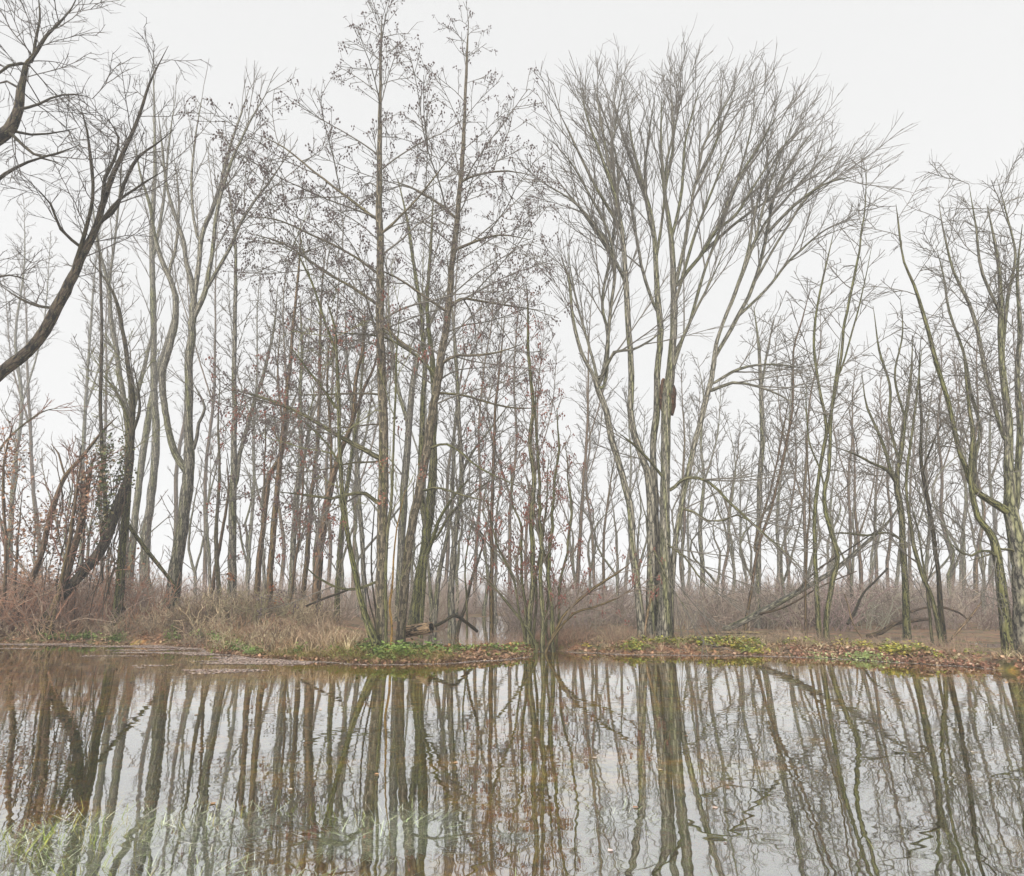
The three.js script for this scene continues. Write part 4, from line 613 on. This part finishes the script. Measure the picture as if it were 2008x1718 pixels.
// ---------------------------------------------------------------- undergrowth
function brushGeo(seed, n, h, spread, r0, curl = 0.2, twigs = 5) {
  const R = rng(seed), t = new Tubes();
  for (let k = 0; k < n; k++) {
    const a = R() * 6.283, d = spread * Math.sqrt(R()), out = R.r(0.1, 0.75), B = polyline(R, V(Math.cos(a) * d * 0.6, -0.1, Math.sin(a) * d * 0.6), V(Math.cos(a) * out, 1, Math.sin(a) * out).normalize(), h * R.r(0.5, 1.25), r0 * R.r(0.8, 1.4), r0 * 0.5, h / 5, curl, -0.06);
    t.add(B.pts, B.rad, 3);
    for (let c = 0; c < twigs; c++) { const i = 1 + Math.floor(R() * (B.pts.length - 1)), q = polyline(R, B.pts[i], V(R.g(), R.r(0.1, 1), R.g()).normalize(), h * R.r(0.12, 0.35), r0 * 0.6, r0 * 0.4, h / 8, curl, 0); t.add(q.pts, q.rad, 3); }
  }
  return t.geo(false);
}
const tint = (R, c, v = 0.25) => { const k = Math.max(0.25, 1 + R.g() * v); return rgb(...c.map((x) => x * k * (1 + R.g() * 0.06))); };
const BR = plain('brush', rgb(1, 1, 1));
function thicket(name, label, category, count, geo, place, color, size) {
  const R = rng(count * 17 + label.length), list = [];
  for (let tries = 0; list.length < count && tries < count * 30; tries++) { const p = place(R); if (!p) continue; list.push({ p: V(p[0], p[2] ?? ground(p[0], p[1]), p[1]), q: new THREE.Quaternion().setFromAxisAngle(YUP, R() * 6.283), s: R.r(...size), c: tint(R, R.pick(color), 0.4) }); }
  return top(instances(geo, BR, list, name), name, label, category, null, 'stuff');
}
const inGap = (x, z) => { const px = W0 / 2 + x / -z * 1.043 * FPX; return px > 850 && px < 985; };
const pxOf = (x, z) => W0 / 2 + x / -z * 1.043 * FPX;
thicket('undergrowth', 'tangled purple brown undergrowth behind the right bank', 'undergrowth', 230, brushGeo(3, 15, 1.9, 1.2, 0.016, 0.38, 6), (R) => { const D = R.r(27.5, 48), px = R.r(1010, 2150); return [GX(px, D), -D]; }, [[0.34, 0.26, 0.22], [0.42, 0.33, 0.27], [0.20, 0.15, 0.125], [0.30, 0.25, 0.19]], [0.45, 1.5]);
thicket('undergrowth', 'tangled brown undergrowth behind the left stand of trunks', 'undergrowth', 170, brushGeo(4, 15, 1.6, 1.0, 0.016, 0.34), (R) => { const D = R.r(28, 50), px = R.r(-150, 850); return [GX(px, D), -D]; }, [[0.36, 0.28, 0.22], [0.43, 0.35, 0.27], [0.22, 0.17, 0.13]], [0.45, 1.45]);
thicket('far_thicket', 'pinkish brown reeds and scrub along the horizon in the mist', 'scrub', 520, brushGeo(5, 34, 2.0, 1.2, 0.012, 0.15, 3), (R) => { const D = R.r(48, 74), px = R.r(-200, 2200); return [GX(px, D), -D]; }, [[0.40, 0.31, 0.26], [0.46, 0.36, 0.30]], [0.5, 1.6]);
thicket('bramble_thicket', 'tall rust brown brambles and vines on the left bank', 'brambles', 75, brushGeo(6, 13, 2.6, 1.1, 0.014, 0.42, 7), (R) => { const D = R.r(22.4, 28), px = R.r(-160, 300); if (R() < sstep(150, 300, px) * 0.7) return; return [GX(px, D), -D]; }, [[0.30, 0.19, 0.13], [0.36, 0.27, 0.20], [0.17, 0.115, 0.085], [0.34, 0.18, 0.11]], [0.5, 1.15]);
thicket('brush_pile', 'mossy heap of dead branches and brambles under the forked tree', 'brush pile', 95, brushGeo(7, 12, 1.2, 0.9, 0.015, 0.55, 6), (R) => { const x = -9.6 + R.g() * 2.9, z = -23.0 + R.g() * 1.7; return shoreZ(x) - z > 0.4 ? [x, z] : null; }, [[0.30, 0.25, 0.15], [0.16, 0.12, 0.085], [0.38, 0.31, 0.20], [0.27, 0.19, 0.125]], [0.5, 1.0]);
thicket('low_brambles', 'low brown bramble tangle along the left water edge', 'brambles', 170, brushGeo(8, 12, 0.75, 0.6, 0.010, 0.5, 5), (R) => { const x = R.r(-21, -4.2), z = shoreZ(x) - R.r(0.1, 3.2); return [x, z]; }, [[0.32, 0.23, 0.15], [0.18, 0.125, 0.085], [0.40, 0.31, 0.20], [0.34, 0.20, 0.12]], [0.5, 1.15]);
thicket('low_brambles', 'low reddish bramble tangle between the bushy alder and the great tree', 'brambles', 90, brushGeo(9, 20, 0.6, 0.5, 0.005, 0.4, 5), (R) => { const px = R.r(920, 1260), D = R.r(18.8, 22.5); return [GX(px, D), -D]; }, [[0.30, 0.18, 0.125], [0.36, 0.26, 0.19], [0.18, 0.12, 0.09]], [0.5, 1.1]);
thicket('low_brambles', 'low twiggy tangle scattered along the right bank', 'brambles', 120, brushGeo(10, 16, 0.5, 0.5, 0.005, 0.4, 4), (R) => { const x = R.r(3, 17), z = shoreZ(x) - R.r(1.2, 4); return [x, z]; }, [[0.38, 0.29, 0.19], [0.27, 0.19, 0.13], [0.20, 0.15, 0.11]], [0.5, 1.2]);

// grass and leaves
function tuftGeo(seed, n, h, w, splay, bend) {
  const R = rng(seed), p = [], idx = [];
  for (let k = 0; k < n; k++) {
    const a = R() * 6.283, ox = R.g() * 0.06, oz = R.g() * 0.06, s = R.r(0.2, 1) * splay, L = h * R.r(0.55, 1.2), b0 = p.length / 3, ax = -Math.sin(a), az = Math.cos(a), dx = Math.cos(a), dz = Math.sin(a);
    for (let j = 0; j <= 3; j++) { const t = j / 3, x = ox + dx * L * s * (t + bend * t * t), z = oz + dz * L * s * (t + bend * t * t), y = L * (t - bend * 0.45 * t * t) - 0.03, ww = w * (1 - t * 0.85); p.push(x - ax * ww, y, z - az * ww, x + ax * ww, y, z + az * ww); }
    for (let j = 0; j < 3; j++) { const q = b0 + j * 2; idx.push(q, q + 1, q + 2, q + 1, q + 3, q + 2); }
  }
  const g = new THREE.BufferGeometry(); g.setAttribute('position', new THREE.Float32BufferAttribute(p, 3)); g.setIndex(idx); g.computeVertexNormals(); return g;
}
function clumpGeo(seed, n, rad, h, leaf) {
  const R = rng(seed), gs = [];
  for (let k = 0; k < n; k++) { const a = R() * 6.283, d = rad * Math.sqrt(R()), y = h * (1 - (d / rad) ** 2 * 0.6) * R.r(0.25, 1.1); gs.push(leafGeo.clone().applyMatrix4(new THREE.Matrix4().compose(V(Math.cos(a) * d, y, Math.sin(a) * d), new THREE.Quaternion().setFromEuler(new THREE.Euler(R.r(-0.9, 0.5), -a + 1.57 + R.g(), R.g() * 0.7, 'YXZ')), V(1, 1, 1).multiplyScalar(leaf * R.r(0.6, 1.3))))); }
  return mergeGeometries(gs);
}
function scatter(name, label, category, geo, count, place, colors, size, tilt = 0.15, vary = 0.38) {
  const R = rng(count * 13 + label.length * 7), list = [];
  for (let tries = 0; list.length < count && tries < count * 25; tries++) { const p = place(R); if (!p) continue; list.push({ p: V(p[0], p[2] ?? ground(p[0], p[1]), p[1]), q: qOf(R, tilt), s: R.r(...size), c: tint(R, R.pick(colors), vary) }); }
  return top(instances(geo, LEAF, list, name), name, label, category, null, 'stuff');
}
const tuft = tuftGeo(1, 10, 0.58, 0.009, 0.55, 0.8), tuftLow = tuftGeo(2, 14, 0.34, 0.007, 1.1, 0.9), clump = clumpGeo(3, 22, 0.17, 0.20, 0.075), clumpLow = clumpGeo(4, 16, 0.17, 0.09, 0.07);
const bankAt = (x0, x1, d0, d1, cond) => (R) => { const x = R.r(x0, x1), d = R.r(d0, d1), z = shoreZ(x) - d; return cond && !cond(x, d, R) ? null : [x, z]; };
const patch = (f, lo) => (x, d) => fbm(x * f, d * f, 3, 0, 12) > lo;
const GREEN = [[0.15, 0.21, 0.045], [0.21, 0.27, 0.06], [0.10, 0.15, 0.035]], YEL = [[0.34, 0.33, 0.05], [0.27, 0.29, 0.06], [0.40, 0.33, 0.07], [0.20, 0.23, 0.06]], TAN = [[0.46, 0.34, 0.21], [0.30, 0.20, 0.12], [0.54, 0.43, 0.27], [0.22, 0.16, 0.10]], RUST = [[0.23, 0.13, 0.07], [0.29, 0.175, 0.10], [0.17, 0.10, 0.06], [0.34, 0.22, 0.13]];
scatter('dead_grass', 'tan dead grass standing on the spit left of the alders', 'grass', tuft, 400, (R) => { const px = R.r(480, 735), x = GX(px, 18.3), z = shoreZ(x) - R.r(0.35, 3.2); return [x, z]; }, TAN, [0.6, 1.25]);
scatter('yellow_grass', 'drooping yellow green grass hanging over the spit edge', 'grass', tuftLow, 240, (R) => { const px = R.r(540, 880), x = GX(px, 17), z = shoreZ(x) - R.r(-0.05, 0.5); return [x, z]; }, [[0.40, 0.33, 0.10], [0.30, 0.30, 0.09], [0.36, 0.26, 0.13]], [0.6, 1.1]);
scatter('sparse_grass', 'thin brown grass scattered along the right bank', 'grass', tuftLow, 420, bankAt(1.5, 17, 0.1, 3.4), [...TAN, [0.27, 0.26, 0.09]], [0.5, 1.1]);
scatter('left_bank_grass', 'thin brown grass along the left bank', 'grass', tuftLow, 300, bankAt(-21, -4.5, 0.1, 3), [[0.26, 0.19, 0.10], [0.22, 0.21, 0.09]], [0.5, 1.2]);
scatter('fallen_leaves', 'brown fallen leaves littering the banks', 'leaves', leafGeo, 15000, (R) => { const x = R.r(-21, 17), d = R() ** 1.5 * 5 - 0.05; if (x > -2.4 && x < 0 && d > 1.9) return null; const z = shoreZ(x) - d, y = ground(x, z); return [x, z, Math.max(y, 0) + 0.012 + R() * 0.03]; }, RUST, [0.045, 0.10], 0.8);
scatter('leaf_drift', 'red brown leaves heaped along the right water edge', 'leaves', leafGeo, 5200, (R) => { const x = R.r(7, 16), d = Math.abs(R.g()) * 0.8 - 0.12, z = shoreZ(x) - d; return [x, z, Math.max(ground(x, z), 0) + 0.01 + R() * 0.07]; }, [[0.27, 0.135, 0.08], [0.33, 0.19, 0.12], [0.20, 0.10, 0.065], [0.38, 0.27, 0.18]], [0.04, 0.09], 1.0);
scatter('leaf_drift', 'brown leaves heaped along the edge of the spit', 'leaves', leafGeo, 2600, (R) => { const x = R.r(-8.6, 0.6), d = Math.abs(R.g()) * 0.4 - 0.12, z = shoreZ(x) - d; return [x, z, Math.max(ground(x, z), 0) + 0.01 + R() * 0.05]; }, RUST, [0.045, 0.10], 1.0);
scatter('ground_ivy', 'yellow green leafy plants along the right bank', 'plants', clump, 360, bankAt(2.0, 9.5, 0.2, 1.9, patch(1.3, 0.51)), [...YEL, [0.30, 0.20, 0.09], [0.16, 0.17, 0.05]], [0.4, 1.05]);
scatter('ground_ivy', 'olive and russet leafy plants along the far right bank', 'plants', clump, 300, bankAt(8.5, 17, 0.5, 2.8, patch(1.1, 0.5)), [...YEL, [0.33, 0.19, 0.06], [0.20, 0.20, 0.06]], [0.5, 1.1]);
scatter('waterside_plants', 'pale green leaves in a low fringe at the right water edge', 'plants', clumpLow, 70, (R) => { const px = R.r(1560, 1660), x = GX(px, 17.8), z = shoreZ(x) - R.r(-0.12, 0.3); return [x, z]; }, [[0.36, 0.40, 0.18], [0.30, 0.36, 0.14]], [0.6, 1.1]);
scatter('nettles', 'green nettles round the foot of the alders', 'plants', clump, 85, (R) => { const px = 775 + R.g() * 80, x = GX(px, 17), z = shoreZ(x) - R.r(0.05, 1.6); return [x, z]; }, GREEN, [0.5, 1.2]);
scatter('nettles', 'green leafy patches dotted along the left bank', 'plants', clump, 300, (R) => { const [px, d, s] = R.pick([[80, 0.4, 22], [72, 1.6, 18], [160, 0.1, 12], [285, 1.0, 20], [305, 0.4, 20], [20, 0.5, 25], [505, 0.7, 20], [535, 0.35, 22], [560, 0.1, 18], [430, 0.8, 30], [370, 0.9, 25], [640, 0.4, 20]]), x = GX(px + R.g() * s, 20), z = shoreZ(x) - d * 0.6 - 0.1 - Math.abs(R.g()) * 0.3; return [x, z]; }, [[0.22, 0.30, 0.08], [0.28, 0.36, 0.11], [0.15, 0.22, 0.06]], [0.45, 1.0]);
scatter('spit_plants', 'small green and brown leaves over the grassy spit', 'plants', clumpLow, 420, bankAt(-8.5, 0.8, 0.1, 2.4), [...GREEN, [0.28, 0.22, 0.07], [0.26, 0.14, 0.06]], [0.5, 1.1]);

// dry leaves and ivy on the left bank thicket
function leafCloud(name, label, n, centres, colors, size) {
  const R = rng(n * 3 + label.length), list = [];
  for (let k = 0; k < n; k++) { const [px, py, sx, sy, D] = R.pick(centres), p = P(px + R.g() * sx, py + R.g() * sy, D + R.g() * 0.7); if (p.y < ground(p.x, p.z) + 0.05) continue; list.push({ p, q: qOf(R, 1.2), s: R.r(...size), c: tint(R, R.pick(colors), 0.25) }); }
  return top(instances(leafGeo, LEAF, list, name), name, label, 'leaves', null, 'stuff');
}
leafCloud('withered_leaves', 'rust coloured withered leaves clinging in the left bank brambles', 3000, [[95, 1025, 40, 30, 22.8], [60, 1060, 50, 60, 23.0], [10, 1000, 40, 120, 22.8], [172, 940, 26, 55, 22.2], [160, 1000, 20, 60, 22.2], [20, 900, 30, 60, 22.7], [130, 1090, 60, 50, 23.2], [230, 1110, 40, 50, 23.7], [100, 1150, 90, 40, 23.7]], [[0.25, 0.12, 0.065], [0.20, 0.10, 0.06], [0.32, 0.17, 0.09], [0.16, 0.10, 0.07], [0.22, 0.16, 0.10]], [0.04, 0.13]);
leafCloud('ivy', 'dark ivy leaves clinging round the leaning trunk on the left bank', 1500, [[203, 890, 18, 30, 22.4], [200, 950, 14, 45, 22.4], [205, 1010, 16, 40, 22.5], [245, 895, 16, 35, 23.2], [240, 940, 20, 25, 23.0]], [[0.07, 0.085, 0.03], [0.12, 0.13, 0.045], [0.17, 0.15, 0.07], [0.15, 0.09, 0.05], [0.05, 0.06, 0.025]], [0.04, 0.13]);
leafCloud('withered_leaves', 'few rusty leaves hanging on the brown trunk midway between forked tree and alders', 60, [[534, 1160, 10, 25, 25.2], [452, 1130, 8, 8, 30.6]], [[0.42, 0.17, 0.06], [0.34, 0.14, 0.06]], [0.08, 0.16]);
leafCloud('twig_debris', 'red brown catkins and dead leaves caught at the alder forks', 420, [[752, 910, 22, 16, 16.8], [750, 980, 10, 12, 16.8], [1065, 800, 26, 22, 18.4], [1072, 940, 12, 16, 18.4], [830, 920, 10, 20, 17.9], [660, 660, 12, 25, 16.7]], [[0.26, 0.10, 0.065], [0.20, 0.09, 0.06]], [0.03, 0.07]);

// vines hanging in the left bank trees
{
  const R = rng(404), root = new THREE.Group(), b = P(190, 1200, 22.4); b.y = ground(b.x, b.z); root.position.copy(b);
  for (let k = 0; k < 34; k++) {
    const x0 = R.r(120, 262), y0 = R.r(860, 1010), x1 = x0 - R.r(10, 70), y1 = R.r(1130, 1225), D = R.r(21.9, 23.2), pts = [], rad = [];
    for (let j = 0; j <= 7; j++) { const t = j / 7; pts.push(P(lerp(x0, x1, t) + R.g() * 7, lerp(y0, y1, t), D + R.g() * 0.15)); rad.push(R.r(0.008, 0.02)); }
    const v = new Tubes(b); v.add(pts, rad, 4, { tint: mossTint(0.2, k) }); v.mesh('vine', k % 3 ? M.dark : M.brown, root);
  }
  top(root, 'hanging_vines', 'dark woody vines trailing down through the ivy covered trees on the left bank', 'vines');
}
// ---------------------------------------------------------------- on and in the water
scatter('floating_debris', 'film of pinkish grey leaf scum floating off the left bank', 'debris', leafGeo, 9000, (R) => { const x = R.r(-16, -4.5), d = R() ** 1.3 * 3.6; const z = shoreZ(x) + d + 0.1; return fbm(x * 0.5, z * 2.2, 3, 0, 21) > 0.47 + 0.05 * d ? [x, z, 0.004] : null; }, [[0.42, 0.34, 0.31], [0.34, 0.27, 0.24], [0.48, 0.36, 0.28], [0.30, 0.22, 0.17]], [0.03, 0.085], 0.04);
scatter('floating_debris', 'thin line of floating scum along the spit and right bank edge', 'debris', leafGeo, 3400, (R) => { const x = R.r(-9, 15), d = Math.abs(R.g()) * 0.22; return [x, shoreZ(x) + 0.15 + d, 0.004]; }, [[0.44, 0.37, 0.33], [0.36, 0.29, 0.25], [0.33, 0.24, 0.17]], [0.025, 0.07], 0.04);
scatter('floating_leaves', 'single fallen leaves floating on the open pond', 'leaves', leafGeo, 100, (R) => { const D = R.r(4.3, 16), px = R.r(-50, 2060); return [GX(px, D), -D, 0.004]; }, [[0.40, 0.29, 0.19], [0.34, 0.19, 0.09], [0.46, 0.38, 0.30], [0.22, 0.13, 0.08]], [0.025, 0.06], 0.06);
const mat = tuftGeo(11, 14, 0.065, 0.005, 4.5, 0.3), weed = tuftGeo(12, 12, 0.30, 0.005, 0.8, 0.6);
scatter('flooded_grass', 'pale green flooded grass lying on the surface near the camera, left', 'grass', mat, 3400, (R) => { const z = -R.r(3.7, 5.1), x = R.r(-4.2, 0.8); const n = fbm(x * 1.4, z * 1.9, 3, 0, 31); return n > 0.38 + 0.22 * sstep(-4.5, -5.4, z) + 0.25 * sstep(-1.6, 0.8, x) ? [x, z, -0.025 - R() * 0.03] : null; }, [[0.46, 0.50, 0.33], [0.40, 0.45, 0.25], [0.54, 0.54, 0.44], [0.28, 0.33, 0.15]], [0.5, 1.1], 0.1);
scatter('submerged_grass', 'drowned green grass on the shallow pond bottom near the camera', 'grass', weed, 7000, (R) => { const z = -R.r(3.8, 9.5), x = R.r(-7, 7) * (-z / 8 + 0.15); return fbm(x * 0.9, z * 0.9, 3, 0, 41) > 0.42 ? [x, z] : null; }, [[0.24, 0.27, 0.05], [0.28, 0.26, 0.06], [0.18, 0.22, 0.04], [0.24, 0.20, 0.05]], [0.6, 1.1], 0.2);
scatter('flooded_grass', 'sparse green grass tips showing through the water near the camera, right', 'grass', mat, 900, (R) => { const z = -R.r(3.7, 5.6), x = R.r(-0.6, 4.4); return fbm(x * 1.2, z * 1.6, 3, 0, 61) > 0.52 ? [x, z, -0.045 - R() * 0.03] : null; }, [[0.22, 0.27, 0.07], [0.30, 0.32, 0.10], [0.28, 0.20, 0.08]], [0.5, 1.0], 0.1);
renderer.render(scene, camera);
